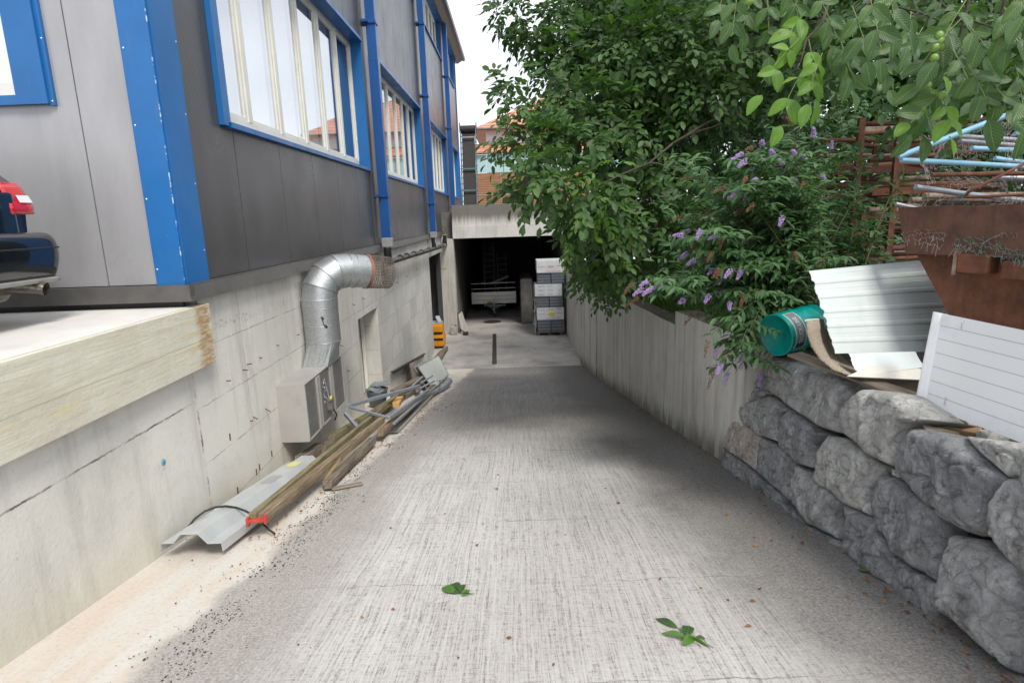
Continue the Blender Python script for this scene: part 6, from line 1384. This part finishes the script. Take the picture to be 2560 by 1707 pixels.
# ------------------------------------------------------------------ butterfly bush
bb = thing('butterfly_bush', 'arching butterfly bush with lilac flower spikes and brown dried ones on the bank', 'shrub', (3.0, 6.1, -1.4))
fl = [(858, 800), (930, 810), (1018, 718), (1073, 770), (910, 770), (960, 850), (1120, 825), (1125, 862), (1240, 797), (1325, 882), (1190, 905), (985, 905), (905, 965), (940, 990), (875, 985), (1185, 1018), (1120, 1102), (1520, 400), (1378, 735), (1290, 675), (1190, 770), (640, 1170), (697, 1168), (790, 1195), (625, 1290), (605, 1195), (662, 1325), (760, 1335), (855, 1380), (905, 1380), (765, 1370), (930, 1220), (1700, 1015)]
fl = [(1400+x/2.0276, y/2.0276) for x, y in fl]+[(1400+x/2.613, 560+y/2.613) for x, y in [(545, 385), (585, 430), (635, 400), (525, 435), (825, 445), (790, 510), (950, 400), (960, 480), (1095, 530), (1025, 445), (1010, 840), (1180, 875), (1305, 990), (1080, 990), (1035, 945), (1315, 545), (985, 305), (1060, 350)]]
dry = [(1060, 925), (1140, 970), (1190, 860), (1240, 920), (935, 900), (825, 945), (985, 1030), (905, 1060), (690, 1230), (1350, 1115), (1530, 995), (1560, 795), (1750, 870), (640, 895), (750, 1070), (610, 1095), (1170, 610), (965, 745), (1640, 1220), (1325, 1320), (800, 1370), (980, 1370), (905, 1185), (820, 1210), (1190, 1280), (765, 1285)]
dry = [(1400+x/2.0276, y/2.0276) for x, y in dry]+[(1400+x/2.613, 560+y/2.613) for x, y in [(455, 395), (495, 480), (890, 125), (980, 190), (1040, 305), (760, 390), (1270, 300), (1350, 500), (1190, 490), (850, 600), (955, 780), (990, 980)]]
plain = [(random.uniform(1640, 2180), random.uniform(380, 760)) for _ in range(28)]+[(random.uniform(1790, 1910), random.uniform(820, 940)) for _ in range(14)]+[(random.uniform(2080, 2250), random.uniform(560, 700)) for _ in range(12)]
LP, LD, LU, LL = [], [], [], []; stemmb = MB()
def bstem(u, v, kind):
    low_ = v > 800 or u < 1700; Y_ = random.uniform(4.85, 5.25) if low_ else random.uniform(4.9, 5.55)
    if u > 2060: Y_ = random.uniform(6.2, 6.9)
    tip = P(u, v, Y_); base = Vector((random.uniform(2.75, 3.25), random.uniform(5.8, 6.5), -1.42))
    ctrl = base.lerp(tip, .55)+Vector((0, 0, .55 if v < 800 else .75)); 
    ln_ = (tip-base).length; pts = []
    for i in range(15): t = i/14; pts.append(base*(1-t)**2+ctrl*2*t*(1-t)+tip*t*t)
    stemmb.tube(pts, [.010*(1-i/17) for i in range(15)], 5, cap=False)
    npair = int(ln_*.72/.085)
    for k in range(npair):
        t = .30+.68*k/npair; q = base*(1-t)**2+ctrl*2*t*(1-t)+tip*t*t; tg = ((ctrl-base)*(1-t)+(tip-ctrl)*t).normalized()
        sd = tg.cross(Vector((0, 0, 1)) if k % 2 else Vector((random.uniform(-1, 1), 1, .3))).normalized()
        for sg in (-1, 1):
            d = tg*.55+sd*sg*.9+Vector((0, 0, -.35))+Vector([random.gauss(0, .18) for _ in range(3)])
            LP.append(q); LD.append(d); LU.append(Vector((random.gauss(0, .3), -.3+random.gauss(0, .3), 1))); LL.append(random.uniform(.11, .175)*(1.0-.32*t))
        if k % 4 == 1:   # side shoot with smaller leaves
            s_d = (tg*.6+sd*random.choice((-1, 1))+Vector((0, -.2, .1))).normalized(); sl = random.uniform(.12, .28)
            for j in range(4):
                qq = q+s_d*sl*(j+1)/4
                for sg in (-1, 1):
                    sd2 = s_d.cross(Vector((0, 0, 1))).normalized(); LP.append(qq); LD.append(s_d*.6+sd2*sg*.8+Vector((0, 0, -.4))+Vector([random.gauss(0, .2) for _ in range(3)])); LU.append(Vector((random.gauss(0, .3), -.3, 1))); LL.append(random.uniform(.08, .13))
    tg = (tip-ctrl).normalized(); return tip, tg
def spike(tip, tg, L, r_, mat, name):
    mb = MB(); d = (tg+Vector((random.uniform(-.3, .3), random.uniform(-.3, .3), -.35 if name != 'flower_spike' else random.uniform(-.7, .3)))).normalized(); z_ = Vector((0, 0, 1)); s1 = d.cross(z_).normalized(); s2 = d.cross(s1)
    bend = Vector((random.uniform(-.3, .3), 0, -.5))
    nf = 130 if name == 'flower_spike' else 90
    for k in range(nf):
        t = random.random(); a = random.uniform(0, 6.28); rr = r_*(1-.75*t)**.7*random.uniform(.75, 1.1); q = tip+d*L*t+bend*L*t*t*.35+(s1*math.cos(a)+s2*math.sin(a))*rr; s_ = .0058*random.uniform(.7, 1.3)*(1-.3*t)
        o1 = Vector((random.gauss(0, 1), random.gauss(0, 1), random.gauss(0, 1))).normalized()*s_; o2 = o1.cross(d).normalized()*s_; o3 = o1.cross(o2).normalized()*s_
        mb.add([q+o1, q+o2, q-o1, q-o2, q+o3, q-o3], [(0, 1, 4), (1, 2, 4), (2, 3, 4), (3, 0, 4), (1, 0, 5), (2, 1, 5), (3, 2, 5), (0, 3, 5)])
    return mb.build(name, mat, bb)
for u, v in fl: tip, tg = bstem(u, v, 0); spike(tip-tg*.04, tg, random.uniform(.08, .13), random.uniform(.018, .024), MAT_FLOWER, 'flower_spike')
for u, v in dry: tip, tg = bstem(u, v, 1); spike(tip-tg*.03, tg, random.uniform(.10, .16), .018, MAT_DRY, 'dried_flower_spike')
for u, v in plain: bstem(u, v, 2)
V, Fs, uv = leaves(np.array(LP), np.array(LD), np.array(LU), np.array(LL), np.array(LL)*.33); npmesh('leaves', V, Fs, MAT_BUD, bb)
foliage('inner_foliage', [(u, v, Y+.35, r_) for u, v, Y, r_ in [(1700, 560, 6.5, 90), (1630, 610, 6.4, 70), (1780, 500, 6.6, 90), (1840, 590, 6.6, 75), (1580, 520, 7, 70), (1740, 640, 6.3, 70), (1880, 470, 6.9, 70), (1640, 480, 7, 70), (1560, 610, 6.6, 50), (1690, 740, 6.0, 42), (1990, 540, 7, 30), (1760, 400, 7, 70)]], 200, MAT_BUD, bb, 2, .14, .052, .18, .3)
for k in range(8):
    a = Vector((2.9+.06*k, 6.0, -1.42)); limb(stemmb, a, a+Vector((random.uniform(-.5, .6), random.uniform(-.4, .3), random.uniform(.5, .9))), .014, .006, .05, 7, k)
stemmb.build('stems', MAT_TWIG, bb)

# ================================================================== SMALL STUFF ON THE RAMP
def flat_sprig(name, base, tips, label, mats):
    t = thing(name, label, 'fallen leaf', base)
    for i, (u, v, u2, v2, w_) in enumerate(tips):
        a = bz(u, v, .006+.004*i); b = bz(u2, v2, .02+.01*(i % 2)); L = (b-a).length
        V, Fs, uv = leaves(np.array([a]), np.array([b-a]), np.array([[random.uniform(-.3, .3), -.15, 1.]]), np.array([L]), np.array([L*w_]), True); npmesh('leaflet', V, Fs, mats[i % len(mats)], t, uv)
    mb = MB(); mb.tube([bz(*tips[0][:2], .006), bz(tips[-1][2], tips[-1][3], .006)], .0018, 5); mb.build('stalk', MAT_STALK, t)
def zz4(x, y): return 1000+x/2.94, 1400+y/2.94
def lf(x, y, x2, y2, w_): a = zz4(x, y); b = zz4(x2, y2); return (*a, *b, w_)
flat_sprig('fallen_leaf', bz(*zz4(440, 240), 0), [lf(440, 243, 340, 165, .62), lf(400, 235, 306, 185, .55), lf(445, 235, 460, 155, .42), lf(455, 255, 515, 208, .5), lf(440, 243, 548, 243, .05)], 'green walnut leaf lying on the ramp left of centre', [MAT_WALNUTNEAR, MAT_FRESH])
flat_sprig('fallen_leaf', bz(*zz4(2110, 560), 0), [lf(2045, 500, 1865, 405, .22), lf(2105, 570, 1925, 515, .3), lf(2110, 552, 2125, 455, .5), lf(2165, 560, 2090, 600, .55), lf(2170, 570, 2250, 562, .4), lf(2110, 560, 2305, 640, .02)], 'green walnut leaf lying on the ramp towards the bottom right', [MAT_WALNUTNEAR, MAT_FRESH])
flat_sprig('fallen_leaf', bz(2150, 1424, 0), [(2147, 1424, 2172, 1427, .5), (2147, 1424, 2150, 1421, .1)], 'tiny green leaf on the dark strip near the boulders', [MAT_FRESH])
# dead leaves
pos = []
for _ in range(620):
    y = random.uniform(2.3, 16.5) if random.random() < .75 else random.uniform(16.9, 22); x = (2.22 if y < 6 else cx_(y))-abs(random.gauss(0, .13)); pos.append((x, y, rampz(y)+.012))
for _ in range(420):
    y = random.gauss(9.5, 2.2); x = -1.72+random.gauss(0, .16)-(.2 if y < 7 else 0); pos.append((x, y, rampz(y)+.014))
for _ in range(160): y = random.gauss(6.2, 1.2); x = random.uniform(-2.7, -1.9); pos.append((x, y, rampz(y)+.014))
for _ in range(330):
    y = random.uniform(16.9, 24); x = random.uniform(-1.9, 1.75); pos.append((x, y, -4.29))
for _ in range(90): y = random.uniform(2.4, 14); pos.append((random.uniform(-1.5, 2), y, rampz(y)+.008))
pos = np.array([p_ for p_ in pos if p_[1] > 2.2]); n = len(pos); d = rng.normal(0, 1, (n, 3))*np.array([1, 1, .12]); sc = rng.uniform(.012, .045, n)
V, Fs, uv = leaves(pos, d, np.tile([0, 0, 1.], (n, 1))+rng.normal(0, .3, (n, 3)), sc, sc*.5); o = npmesh('leaf_litter', V, Fs, MAT_LITTER); o['kind'] = 'stuff'
# moss cushions on the left band and joints
mp_ = []
for _ in range(3800):
    y = random.uniform(2.2, 7.5); x = -1.72+random.gauss(0, .16)+.03*(y-3)*-.5
    if mn.noise(Vector((x*3, y*2.2, 0))) > -.05: mp_.append((x, y))
for _ in range(1100):
    y = random.uniform(6, 15); mp_.append((-1.66+random.gauss(0, .12), y)) if mn.noise(Vector((3, y*1.3, 0))) > -.05 else None
for _ in range(500): y = random.uniform(2.2, 5.5); mp_.append((-1.45+random.gauss(0, .25), y))
mb = MB()
for x, y in mp_:
    s_ = random.uniform(.0015, .0048)*random.choice((1, 1, 1, 1.6)); z = rampz(y)-.002; sy = s_*random.uniform(1, 1.6); ph = random.random()
    ring = [(x+s_*math.cos(ph+a*1.047)*random.uniform(.7, 1.2), y+sy*math.sin(ph+a*1.047)*random.uniform(.7, 1.2), z-.1486*0) for a in range(6)]
    mb.add(ring+[(x, y, z+s_*.7)], [(a, (a+1) % 6, 6) for a in range(6)], 0, True)
tag(mb.build('moss', MAT_MOSS), kind='stuff')
